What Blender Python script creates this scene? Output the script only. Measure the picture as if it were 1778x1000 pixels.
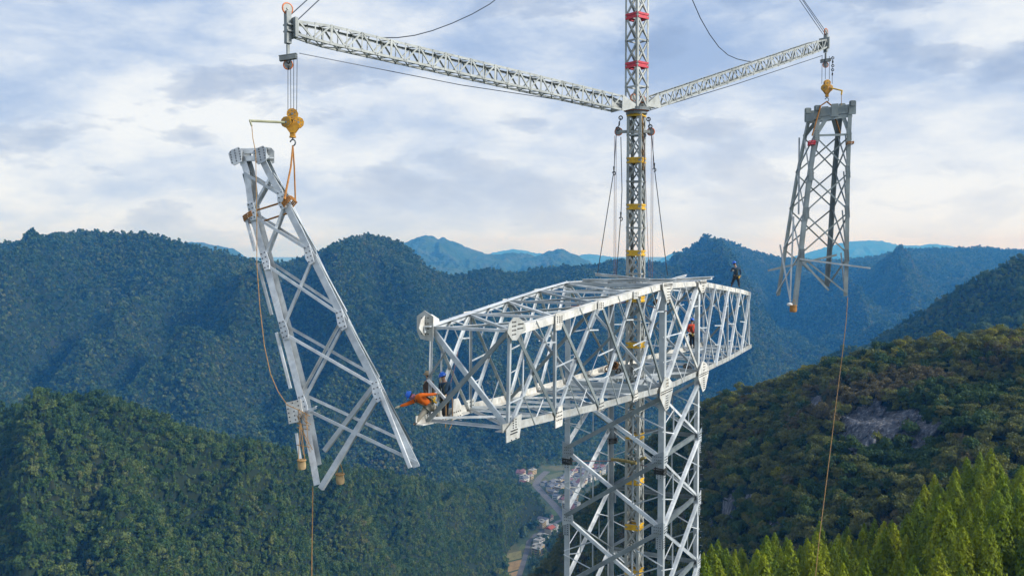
import bpy, math, random
import numpy as np
from mathutils import Vector, Matrix, Euler, Quaternion

for o in list(bpy.data.objects): bpy.data.objects.remove(o)
S = bpy.context.scene
COL = S.collection
R = math.radians
CAMZ = 430.0
FPX = 1600.0            # focal length in photo pixels (photo 1778 wide)
PITCH = math.atan(70 / FPX)

# ---------------------------------------------------------------- camera
cam = bpy.data.cameras.new('camera')
cam.sensor_width = 36.0
cam.lens = 36.0 * FPX / 1778
cam.clip_start = 0.5
cam.clip_end = 60000
camo = bpy.data.objects.new('camera', cam)
camo.location = (0, 0, CAMZ)
camo.rotation_euler = (math.pi / 2 - PITCH, 0, 0)
COL.objects.link(camo)
S.camera = camo

# ---------------------------------------------------------------- exposure
S.view_settings.view_transform = 'Standard'
S.view_settings.look = 'None'
S.view_settings.gamma = 1
S.view_settings.exposure = 0.2
S.view_settings.use_curve_mapping = False
S.cycles.max_bounces = 6
S.cycles.diffuse_bounces = 2
S.cycles.glossy_bounces = 2
S.cycles.transmission_bounces = 2
S.cycles.volume_bounces = 0
S.cycles.transparent_max_bounces = 12

# ---------------------------------------------------------------- sun
SUN_AZ, SUN_EL = R(106), R(31)      # azimuth clockwise from the view direction (+Y)
sd = Vector((math.sin(SUN_AZ) * math.cos(SUN_EL), math.cos(SUN_AZ) * math.cos(SUN_EL), math.sin(SUN_EL)))
sl = bpy.data.lights.new('sun', 'SUN')
sl.energy = 3.9
sl.angle = R(11)
sl.color = (1.0, 0.975, 0.94)
so = bpy.data.objects.new('sun', sl)
so.rotation_euler = sd.to_track_quat('Z', 'Y').to_euler()
so.location = (0, 0, CAMZ + 300)
COL.objects.link(so)

# ---------------------------------------------------------------- world: sky texture under layered cloud
W = bpy.data.worlds.new('World')
S.world = W
W.use_nodes = True
nt = W.node_tree
nt.nodes.clear()

def N(nt, typ, **kw):
    n = nt.nodes.new(typ)
    for k, v in kw.items():
        if k in ('inp',):
            for a, b in v.items(): n.inputs[a].default_value = b
        else:
            setattr(n, k, v)
    return n

def ramp(nt, stops, interp='LINEAR'):
    n = nt.nodes.new('ShaderNodeValToRGB')
    cr = n.color_ramp
    cr.interpolation = interp
    while len(cr.elements) > 1: cr.elements.remove(cr.elements[-1])
    cr.elements[0].position = stops[0][0]
    cr.elements[0].color = (*stops[0][1], 1) if len(stops[0][1]) == 3 else stops[0][1]
    for p, c in stops[1:]:
        e = cr.elements.new(p)
        e.color = (*c, 1) if len(c) == 3 else c
    return n

def math_n(nt, op, a=None, b=None, c=None, clamp=False):
    n = nt.nodes.new('ShaderNodeMath'); n.operation = op; n.use_clamp = clamp
    for i, v in enumerate((a, b, c)):
        if v is None: continue
        if isinstance(v, (int, float)): n.inputs[i].default_value = v
        else: nt.links.new(v, n.inputs[i])
    return n.outputs[0]

def mixc(nt, fac, a, b, blend='MIX'):
    n = nt.nodes.new('ShaderNodeMix'); n.data_type = 'RGBA'; n.blend_type = blend
    for i, v in ((0, fac), (6, a), (7, b)):
        if isinstance(v, (int, float)): n.inputs[i].default_value = v
        elif isinstance(v, tuple): n.inputs[i].default_value = (*v, 1) if len(v) == 3 else v
        else: nt.links.new(v, n.inputs[i])
    return n.outputs[2]

tc = N(nt, 'ShaderNodeTexCoord')
sep = N(nt, 'ShaderNodeSeparateXYZ')
nt.links.new(tc.outputs['Generated'], sep.inputs[0])
zz = math_n(nt, 'MAXIMUM', sep.outputs[2], 0.0)
comb = N(nt, 'ShaderNodeMapping'); comb.inputs['Scale'].default_value = (1.0, 1.0, 2.7)
nt.links.new(tc.outputs['Generated'], comb.inputs[0])
def cloud_noise(scale, detail, rough, off, dist=0.0):
    mp = N(nt, 'ShaderNodeMapping')
    mp.inputs['Location'].default_value = off
    nt.links.new(comb.outputs[0], mp.inputs[0])
    n = N(nt, 'ShaderNodeTexNoise')
    n.inputs['Scale'].default_value = scale
    n.inputs['Detail'].default_value = detail
    n.inputs['Roughness'].default_value = rough
    n.inputs['Distortion'].default_value = dist
    nt.links.new(mp.outputs[0], n.inputs['Vector'])
    return n.outputs[0]
n1 = cloud_noise(5.0, 12, 0.62, (3.1, 5.2, 0.4), 0.1)
n2 = cloud_noise(1.9, 3, 0.5, (9.3, 1.7, 2), 0.0)
n4 = cloud_noise(6.5, 12, 0.58, (4.3, 8.1, 7.3), 0.15)
body = math_n(nt, 'ADD', math_n(nt, 'MULTIPLY', n1, 0.66), math_n(nt, 'MULTIPLY', n2, 0.34))
crmp = ramp(nt, [(0.37, (0.32, 0.44, 0.67)), (0.43, (0.42, 0.53, 0.73)), (0.48, (0.54, 0.63, 0.78)),
                 (0.53, (0.68, 0.74, 0.83)), (0.60, (0.84, 0.865, 0.88))], 'B_SPLINE')
nt.links.new(body, crmp.inputs[0])
# grey-blue undersides of separate thicker clouds
pf = ramp(nt, [(0.53, (0, 0, 0)), (0.575, (.55, .55, .55)), (0.66, (1, 1, 1))]); nt.links.new(n4, pf.inputs[0])
clouds = mixc(nt, math_n(nt, 'MULTIPLY', pf.outputs[0], 0.66), crmp.outputs[0], (0.26, 0.36, 0.56))
# a warmer, brighter band towards the horizon (stronger to the right)
hz = math_n(nt, 'SUBTRACT', 1.0, math_n(nt, 'MULTIPLY', zz, 5.0), clamp=True)
hz2 = math_n(nt, 'MULTIPLY', math_n(nt, 'POWER', hz, 1.4), math_n(nt, 'ADD', 0.55, math_n(nt, 'MULTIPLY', sep.outputs[0], 0.7)), clamp=True)
ccol = mixc(nt, hz2, clouds, (0.84, 0.855, 0.885))
zen = math_n(nt, 'MULTIPLY', math_n(nt, 'SUBTRACT', zz, 0.45, clamp=True), 1.6, clamp=True)
ccol = mixc(nt, zen, ccol, (0.52, 0.58, 0.70))
low = math_n(nt, 'LESS_THAN', sep.outputs[2], -0.01)
ccol2 = mixc(nt, low, ccol, (0.16, 0.20, 0.22))
sky = N(nt, 'ShaderNodeTexSky', sky_type='NISHITA')
sky.sun_disc = False
sky.sun_elevation = SUN_EL
sky.sun_rotation = SUN_AZ
sky.altitude = 600
sky.dust_density = 2.0
bg1 = N(nt, 'ShaderNodeBackground'); bg1.inputs[1].default_value = 0.10
nt.links.new(sky.outputs[0], bg1.inputs[0])
bg2 = N(nt, 'ShaderNodeBackground'); bg2.inputs[1].default_value = 1.0
nt.links.new(ccol2, bg2.inputs[0])
mx = N(nt, 'ShaderNodeMixShader')
mx.inputs[0].default_value = 0.93
nt.links.new(bg1.outputs[0], mx.inputs[1]); nt.links.new(bg2.outputs[0], mx.inputs[2])
wo = N(nt, 'ShaderNodeOutputWorld')
nt.links.new(mx.outputs[0], wo.inputs[0])

# ---------------------------------------------------------------- where a photo pixel's line of sight runs
_c, _s = math.cos(PITCH), math.sin(PITCH)
def ray(px, py):
    x, u = (px - 889) / FPX, -(py - 500) / FPX
    return Vector((x, _c + u * _s, -_s + u * _c))
def P(px, py, Y):
    d = ray(px, py)
    return Vector((0, 0, CAMZ)) + d * (Y / d.y)
def on_plane(px, py, p0, n):
    d = ray(px, py); o = Vector((0, 0, CAMZ))
    return o + d * ((p0 - o).dot(n) / d.dot(n))

# ---------------------------------------------------------------- tags
def tag(o, label=None, cat=None, group=None, kind=None):
    if label: o['label'] = label
    if cat: o['category'] = cat
    if group: o['group'] = group
    if kind: o['kind'] = kind
    return o
def empty(name, loc, label, cat, group=None, rot=None):
    o = bpy.data.objects.new(name, None)
    o.empty_display_size = 0.3
    o.location = loc
    if rot: o.rotation_euler = rot
    COL.objects.link(o)
    return tag(o, label, cat, group)

# ---------------------------------------------------------------- mesh builder
class MB:
    def __init__(s): s.v = []; s.f = []; s.m = []
    def add(s, vs, fs, m=0):
        k = len(s.v); s.v += [tuple(v) for v in vs]
        s.f += [tuple(i + k for i in f) for f in fs]
        s.m += [m] * len(fs)
    def box(s, c, ax, ay, az, m=0):
        c = Vector(c)
        vs = [c + ax * i + ay * j + az * k for i in (-1, 1) for j in (-1, 1) for k in (-1, 1)]
        s.add(vs, [(0, 1, 3, 2), (4, 6, 7, 5), (0, 4, 5, 1), (2, 3, 7, 6), (0, 2, 6, 4), (1, 5, 7, 3)], m)
    def cube(s, c, sx, sy, sz, m=0, rz=0.0):
        ca, sa = math.cos(rz), math.sin(rz)
        s.box(c, Vector((ca, sa, 0)) * sx / 2, Vector((-sa, ca, 0)) * sy / 2, Vector((0, 0, sz / 2)), m)
    def prism(s, poly, p0, p1, ux, uy, m=0):
        n = len(poly)
        vs = [p0 + ux * a + uy * b for a, b in poly] + [p1 + ux * a + uy * b for a, b in poly]
        fs = [(i, (i + 1) % n, n + (i + 1) % n, n + i) for i in range(n)]
        fs += [tuple(range(n))[::-1], tuple(range(n, 2 * n))]
        s.add(vs, fs, m)
    def frame(s, p0, p1, ref):
        d = (p1 - p0).normalized()
        uy = (ref - d * ref.dot(d))
        if uy.length < 1e-4: uy = Vector((0, 0, 1)).cross(d)
        uy.normalize()
        ux = d.cross(uy).normalized()
        return ux, uy
    def angle(s, p0, p1, n, w, w2=None, t=None, m=0, flip=1, off=0.0):
        """steel angle: one flange flat against the face whose outward normal is n, the other pointing in"""
        p0, p1 = Vector(p0), Vector(p1)
        w2 = w2 or w * 0.8; t = t or max(0.012, w * 0.09)
        ux, uy = s.frame(p0, p1, n)
        ux = ux * flip
        h = w / 2
        poly = [(-h, off), (h, off), (h, off - t), (-h + t, off - t), (-h + t, off - w2), (-h, off - w2)]
        s.prism(poly, p0, p1, ux, uy, m)
    def corner(s, p0, p1, a, b, w, t=0.03, m=0):
        """corner angle with flanges running from the corner line along a and b"""
        poly = [(0, 0), (w, 0), (w, t), (t, t), (t, w), (0, w)]
        s.prism(poly, Vector(p0), Vector(p1), a.normalized(), b.normalized(), m)
    def tube(s, pts, r, n=8, m=0, cap=True):
        pts = [Vector(p) for p in pts]
        rs = r if isinstance(r, (list, tuple)) else [r] * len(pts)
        rings = []
        prev = None
        for i, p in enumerate(pts):
            d = (pts[min(i + 1, len(pts) - 1)] - pts[max(i - 1, 0)])
            if d.length < 1e-9: d = Vector((0, 0, 1))
            d.normalize()
            if prev is None:
                u = d.orthogonal().normalized()
            else:
                u = (prev - d * prev.dot(d)).normalized()
            prev = u
            w = d.cross(u)
            rings.append([p + (u * math.cos(2 * math.pi * k / n) + w * math.sin(2 * math.pi * k / n)) * rs[i] for k in range(n)])
        vs = [v for rr in rings for v in rr]
        fs = []
        for i in range(len(pts) - 1):
            for k in range(n):
                a = i * n + k; b = i * n + (k + 1) % n
                fs.append((a, b, b + n, a + n))
        if cap:
            fs.append(tuple(range(n))[::-1]); fs.append(tuple(range((len(pts) - 1) * n, len(pts) * n)))
        s.add(vs, fs, m)
    def torus(s, c, axis, r, rr, n=18, k=8, a0=0, a1=2 * math.pi, m=0):
        axis = Vector(axis).normalized(); u = axis.orthogonal().normalized(); w = axis.cross(u)
        full = abs(a1 - a0 - 2 * math.pi) < 1e-5
        pts = [Vector(c) + (u * math.cos(a0 + (a1 - a0) * i / n) + w * math.sin(a0 + (a1 - a0) * i / n)) * r for i in range(n + 1)]
        s.tube(pts, rr, k, m, cap=not full)
    def disc(s, c, axis, r, h, n=20, m=0):
        axis = Vector(axis).normalized()
        s.tube([Vector(c) - axis * h / 2, Vector(c) + axis * h / 2], r, n, m)
    def plate(s, pts, n, t, m=0):
        """flat plate, outline pts (3-D), thickness t towards n"""
        n = n.normalized(); k = len(pts)
        vs = [Vector(p) for p in pts] + [Vector(p) + n * t for p in pts]
        fs = [tuple(range(k))[::-1], tuple(range(k, 2 * k))] + [(i, (i + 1) % k, k + (i + 1) % k, k + i) for i in range(k)]
        s.add(vs, fs, m)
    def sphere(s, c, r, seg=12, rings=8, m=0, sc=(1, 1, 1), q=None):
        vs = []; fs = []
        for i in range(rings + 1):
            th = math.pi * i / rings
            for j in range(seg):
                ph = 2 * math.pi * j / seg
                v = Vector((math.sin(th) * math.cos(ph) * sc[0], math.sin(th) * math.sin(ph) * sc[1], math.cos(th) * sc[2])) * r
                if q: v = q @ v
                vs.append(Vector(c) + v)
        for i in range(rings):
            for j in range(seg):
                a = i * seg + j; b = i * seg + (j + 1) % seg
                fs.append((a, a + seg, b + seg, b))
        s.add(vs, fs, m)
    def mesh(s, name, mats, smooth=False):
        me = bpy.data.meshes.new(name)
        me.from_pydata(s.v, [], s.f)
        for mt in mats: me.materials.append(mt)
        if len(mats) > 1: me.polygons.foreach_set('material_index', s.m)
        me.update()
        if smooth:
            me.polygons.foreach_set('use_smooth', [True] * len(me.polygons))
            try: me.set_sharp_from_angle(angle=R(40))
            except Exception: pass
        return me
    def build(s, name, mats, parent=None, smooth=False, origin=None):
        if not isinstance(mats, (list, tuple)): mats = [mats]
        if origin is None:
            origin = Vector((0, 0, 0))
            if parent is not None: origin = wloc(parent)
            elif s.v:
                a = np.array(s.v); origin = Vector(((a[:, 0].min() + a[:, 0].max()) / 2, (a[:, 1].min() + a[:, 1].max()) / 2, a[:, 2].min()))
        origin = Vector(origin)
        s.v = [tuple(Vector(v) - origin) for v in s.v]
        o = bpy.data.objects.new(name, s.mesh(name, mats, smooth))
        COL.objects.link(o)
        if parent is not None:
            o.parent = parent
            o.location = origin - wloc(parent)
        else: o.location = origin
        return o
def wloc(o):
    l = Vector(o.location)
    while o.parent is not None:
        o = o.parent; l += Vector(o.location)
    return l
# ---------------------------------------------------------------- materials
def new_mat(name):
    m = bpy.data.materials.new(name); m.use_nodes = True
    return m, m.node_tree, m.node_tree.nodes['Principled BSDF']
def steel(name, base, dirty, rough=0.5, metal=0.25, scale=3.0, rust=0.0):
    m, t, b = new_mat(name)
    tcn = N(t, 'ShaderNodeNewGeometry')
    n1 = N(t, 'ShaderNodeTexNoise'); n1.inputs['Scale'].default_value = scale; n1.inputs['Detail'].default_value = 6; n1.inputs['Roughness'].default_value = 0.65
    n2 = N(t, 'ShaderNodeTexNoise'); n2.inputs['Scale'].default_value = scale * 0.35; n2.inputs['Detail'].default_value = 3
    t.links.new(tcn.outputs['Position'], n1.inputs['Vector']); t.links.new(tcn.outputs['Position'], n2.inputs['Vector'])
    r1 = ramp(t, [(0.40, (0, 0, 0)), (0.68, (1, 1, 1))]); t.links.new(n1.outputs[0], r1.inputs[0])
    c = mixc(t, math_n(t, 'MULTIPLY', r1.outputs[0], 0.95), base, dirty)
    r2 = ramp(t, [(0.42, (1.0, 1.0, 1.0)), (0.66, (0.72, 0.74, 0.76))]); t.links.new(n2.outputs[0], r2.inputs[0])
    c = mixc(t, 1.0, c, r2.outputs[0], 'MULTIPLY')
    oi = N(t, 'ShaderNodeObjectInfo')
    r4 = ramp(t, [(0.0, (0.62, 0.65, 0.67)), (0.3, (0.86, 0.88, 0.88)), (0.6, (0.99, 0.98, 0.96)), (1.0, (1.05, 1.05, 1.05))]); t.links.new(oi.outputs['Random'], r4.inputs[0])
    c = mixc(t, 1.0, c, r4.outputs[0], 'MULTIPLY')
    if rust:
        n3 = N(t, 'ShaderNodeTexNoise'); n3.inputs['Scale'].default_value = scale * 1.3; n3.inputs['Detail'].default_value = 5
        t.links.new(tcn.outputs['Position'], n3.inputs['Vector'])
        r3 = ramp(t, [(0.60, (0, 0, 0)), (0.72, (1, 1, 1))]); t.links.new(n3.outputs[0], r3.inputs[0])
        c = mixc(t, math_n(t, 'MULTIPLY', r3.outputs[0], rust), c, (0.36, 0.22, 0.10))
    t.links.new(c, b.inputs['Base Color'])
    b.inputs['Metallic'].default_value = metal
    rr = math_n(t, 'ADD', rough - 0.1, math_n(t, 'MULTIPLY', n1.outputs[0], 0.25))
    t.links.new(rr, b.inputs['Roughness'])
    bp = N(t, 'ShaderNodeBump'); bp.inputs['Strength'].default_value = 0.15; bp.inputs['Distance'].default_value = 0.01
    t.links.new(n1.outputs[0], bp.inputs['Height']); t.links.new(bp.outputs[0], b.inputs['Normal'])
    return m
def paint(name, col, rough=0.5, var=0.25, scale=4.0, metal=0.0, dark=None):
    m, t, b = new_mat(name)
    g = N(t, 'ShaderNodeNewGeometry')
    n1 = N(t, 'ShaderNodeTexNoise'); n1.inputs['Scale'].default_value = scale; n1.inputs['Detail'].default_value = 5
    t.links.new(g.outputs['Position'], n1.inputs['Vector'])
    r1 = ramp(t, [(0.35, (0, 0, 0)), (0.7, (1, 1, 1))]); t.links.new(n1.outputs[0], r1.inputs[0])
    dk = dark or tuple(x * (1 - var) for x in col)
    t.links.new(mixc(t, r1.outputs[0], col, dk), b.inputs['Base Color'])
    b.inputs['Roughness'].default_value = rough
    b.inputs['Metallic'].default_value = metal
    return m
M = {}
M['white'] = steel('galvanised_bright', (0.80, 0.83, 0.84), (0.50, 0.53, 0.55), 0.42, 0.12, 2.2, 0.12)
M['cream'] = steel('galvanised_weathered', (0.77, 0.755, 0.70), (0.48, 0.455, 0.39), 0.55, 0.05, 2.6, 0.35)
M['mid'] = steel('galvanised_grey', (0.52, 0.56, 0.58), (0.40, 0.44, 0.46), 0.45, 0.2, 2.0)
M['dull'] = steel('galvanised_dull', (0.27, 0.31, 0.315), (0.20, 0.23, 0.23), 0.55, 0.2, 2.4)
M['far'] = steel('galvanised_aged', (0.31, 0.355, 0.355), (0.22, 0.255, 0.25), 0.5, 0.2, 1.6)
M['crane'] = steel('crane_grey_paint', (0.46, 0.48, 0.46), (0.33, 0.34, 0.31), 0.5, 0.15, 3.0)
M['crane_dark'] = steel('crane_dark_grey', (0.21, 0.24, 0.25), (0.14, 0.16, 0.16), 0.5, 0.15, 3.0)
M['bolt'] = paint('bolt_dark', (0.05, 0.055, 0.06), 0.45, 0.3, 4, 0.4)
M['yellow'] = paint('yellow_paint', (0.80, 0.47, 0.02), 0.5, 0.3, 5, dark=(0.52, 0.30, 0.03))
M['block'] = paint('ochre_yellow_paint', (0.66, 0.33, 0.015), 0.45, 0.5, 3.5, dark=(0.30, 0.13, 0.02))
M['red'] = paint('red_paint', (0.62, 0.035, 0.06), 0.5, 0.3, 5)
M['orange_sheave'] = paint('orange_sheave', (0.72, 0.17, 0.02), 0.5, 0.4, 6)
M['wire'] = paint('dark_steel_wire', (0.055, 0.07, 0.095), 0.4, 0.3, 5, 0.5)
M['redwire'] = paint('brownish_cable', (0.21, 0.12, 0.12), 0.6, 0.3, 5)
M['hemp'] = paint('hemp_rope', (0.42, 0.25, 0.10), 0.85, 0.4, 8)
M['sling'] = paint('orange_brown_sling', (0.42, 0.18, 0.04), 0.8, 0.45, 6)
M['canvas'] = paint('canvas', (0.50, 0.36, 0.19), 0.9, 0.35, 6)
M['basket'] = paint('woven_basket', (0.42, 0.20, 0.05), 0.9, 0.4, 14)
M['white_cloth'] = paint('white_cloth', (0.72, 0.72, 0.70), 0.9, 0.2, 8)
M['black'] = paint('black_rubber', (0.025, 0.03, 0.03), 0.6, 0.3, 6)
M['blue_cloth'] = paint('blue_tarp', (0.03, 0.09, 0.22), 0.7, 0.3, 6)
M['log'] = paint('timber_pole', (0.33, 0.27, 0.10), 0.9, 0.5, 5, dark=(0.16, 0.12, 0.05))
M['pad'] = paint('brown_padding', (0.28, 0.13, 0.04), 0.9, 0.4, 9)

def leaf_mat(name, cols, patch=0.02, rough=0.75, transl=0.25):
    """foliage: one colour per plant (object random) shifted by broad patches over the slope"""
    m, t, b = new_mat(name)
    oi = N(t, 'ShaderNodeObjectInfo'); g = N(t, 'ShaderNodeNewGeometry')
    n1 = N(t, 'ShaderNodeTexNoise'); n1.inputs['Scale'].default_value = patch; n1.inputs['Detail'].default_value = 4
    t.links.new(g.outputs['Position'], n1.inputs['Vector'])
    n2 = N(t, 'ShaderNodeTexNoise'); n2.inputs['Scale'].default_value = 0.7; n2.inputs['Detail'].default_value = 3
    t.links.new(g.outputs['Position'], n2.inputs['Vector'])
    v = math_n(t, 'ADD', math_n(t, 'MULTIPLY', oi.outputs['Random'], 0.55), math_n(t, 'MULTIPLY', math_n(t, 'SUBTRACT', n1.outputs[0], 0.28), 1.0), clamp=True)
    cr = ramp(t, cols); t.links.new(v, cr.inputs[0])
    r2 = ramp(t, [(0.3, (0.72, 0.72, 0.72)), (0.7, (1.2, 1.2, 1.2))]); t.links.new(n2.outputs[0], r2.inputs[0])
    c = mixc(t, 1.0, cr.outputs[0], r2.outputs[0], 'MULTIPLY')
    t.links.new(c, b.inputs['Base Color'])
    b.inputs['Roughness'].default_value = rough
    b.inputs['Specular IOR Level'].default_value = 0.25
    if transl:
        out = t.nodes['Material Output']
        tr = N(t, 'ShaderNodeBsdfTranslucent'); t.links.new(c, tr.inputs[0])
        ms = N(t, 'ShaderNodeMixShader'); ms.inputs[0].default_value = transl
        t.links.new(b.outputs[0], ms.inputs[1]); t.links.new(tr.outputs[0], ms.inputs[2])
        t.links.new(ms.outputs[0], out.inputs[0])
    return m
def hill_mat(name, cols, scale=0.02, rock=None, bump=0.0, bscale=0.1):
    m, t, b = new_mat(name)
    g = N(t, 'ShaderNodeNewGeometry')
    n1 = N(t, 'ShaderNodeTexNoise'); n1.inputs['Scale'].default_value = scale; n1.inputs['Detail'].default_value = 8; n1.inputs['Roughness'].default_value = 0.65
    t.links.new(g.outputs['Position'], n1.inputs['Vector'])
    cr = ramp(t, cols); t.links.new(n1.outputs[0], cr.inputs[0])
    c = cr.outputs[0]
    t.links.new(c, b.inputs['Base Color'])
    b.inputs['Roughness'].default_value = 0.95
    b.inputs['Specular IOR Level'].default_value = 0.1
    if bump:
        n2 = N(t, 'ShaderNodeTexNoise'); n2.inputs['Scale'].default_value = bscale; n2.inputs['Detail'].default_value = 6
        t.links.new(g.outputs['Position'], n2.inputs['Vector'])
        bp = N(t, 'ShaderNodeBump'); bp.inputs['Strength'].default_value = 1.0; bp.inputs['Distance'].default_value = bump
        t.links.new(n2.outputs[0], bp.inputs['Height']); t.links.new(bp.outputs[0], b.inputs['Normal'])
    return m
def rock_mat():
    m, t, b = new_mat('limestone_cliff')
    g = N(t, 'ShaderNodeNewGeometry')
    mp = N(t, 'ShaderNodeMapping'); mp.inputs['Scale'].default_value = (0.6, 0.6, 0.09)
    t.links.new(g.outputs['Position'], mp.inputs[0])
    n1 = N(t, 'ShaderNodeTexNoise'); n1.inputs['Scale'].default_value = 1.3; n1.inputs['Detail'].default_value = 8; n1.inputs['Roughness'].default_value = 0.7
    t.links.new(mp.outputs[0], n1.inputs['Vector'])
    cr = ramp(t, [(0.38, (0.022, 0.027, 0.036)), (0.50, (0.065, 0.073, 0.092)), (0.60, (0.15, 0.16, 0.18)), (0.70, (0.45, 0.45, 0.45))])
    t.links.new(n1.outputs[0], cr.inputs[0]); t.links.new(cr.outputs[0], b.inputs['Base Color'])
    b.inputs['Roughness'].default_value = 0.9
    bp = N(t, 'ShaderNodeBump'); bp.inputs['Strength'].default_value = 0.9; bp.inputs['Distance'].default_value = 1.2
    t.links.new(n1.outputs[0], bp.inputs['Height']); t.links.new(bp.outputs[0], b.inputs['Normal'])
    return m
# ---------------------------------------------------------------- noise
def _h(ix, iy, seed):
    n = (ix.astype(np.int64) * 374761393 + iy.astype(np.int64) * 668265263 + seed * 2147483647) & 0xffffffff
    n = ((n ^ (n >> 13)) * 1274126177) & 0xffffffff
    n = n ^ (n >> 16)
    return (n & 0xffff) / 65535.0
def vnoise(x, y, seed=0):
    ix = np.floor(x); iy = np.floor(y); fx = x - ix; fy = y - iy
    fx = fx * fx * fx * (fx * (fx * 6 - 15) + 10); fy = fy * fy * fy * (fy * (fy * 6 - 15) + 10)
    a = _h(ix, iy, seed); b = _h(ix + 1, iy, seed); c = _h(ix, iy + 1, seed); d = _h(ix + 1, iy + 1, seed)
    return (a * (1 - fx) + b * fx) * (1 - fy) + (c * (1 - fx) + d * fx) * fy
def fbm(x, y, oct=5, seed=0, ridged=False, gain=0.5):
    s = 0; a = 1; t = 0
    for i in range(oct):
        v = vnoise(x, y, seed + i * 17)
        if ridged: v = 1 - np.abs(2 * v - 1)
        s = s + a * v; t += a; a *= gain
        x, y = (x * 1.6 + y * 1.2 + 11.3), (-x * 1.2 + y * 1.6 + 5.7)
    return s / t

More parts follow.
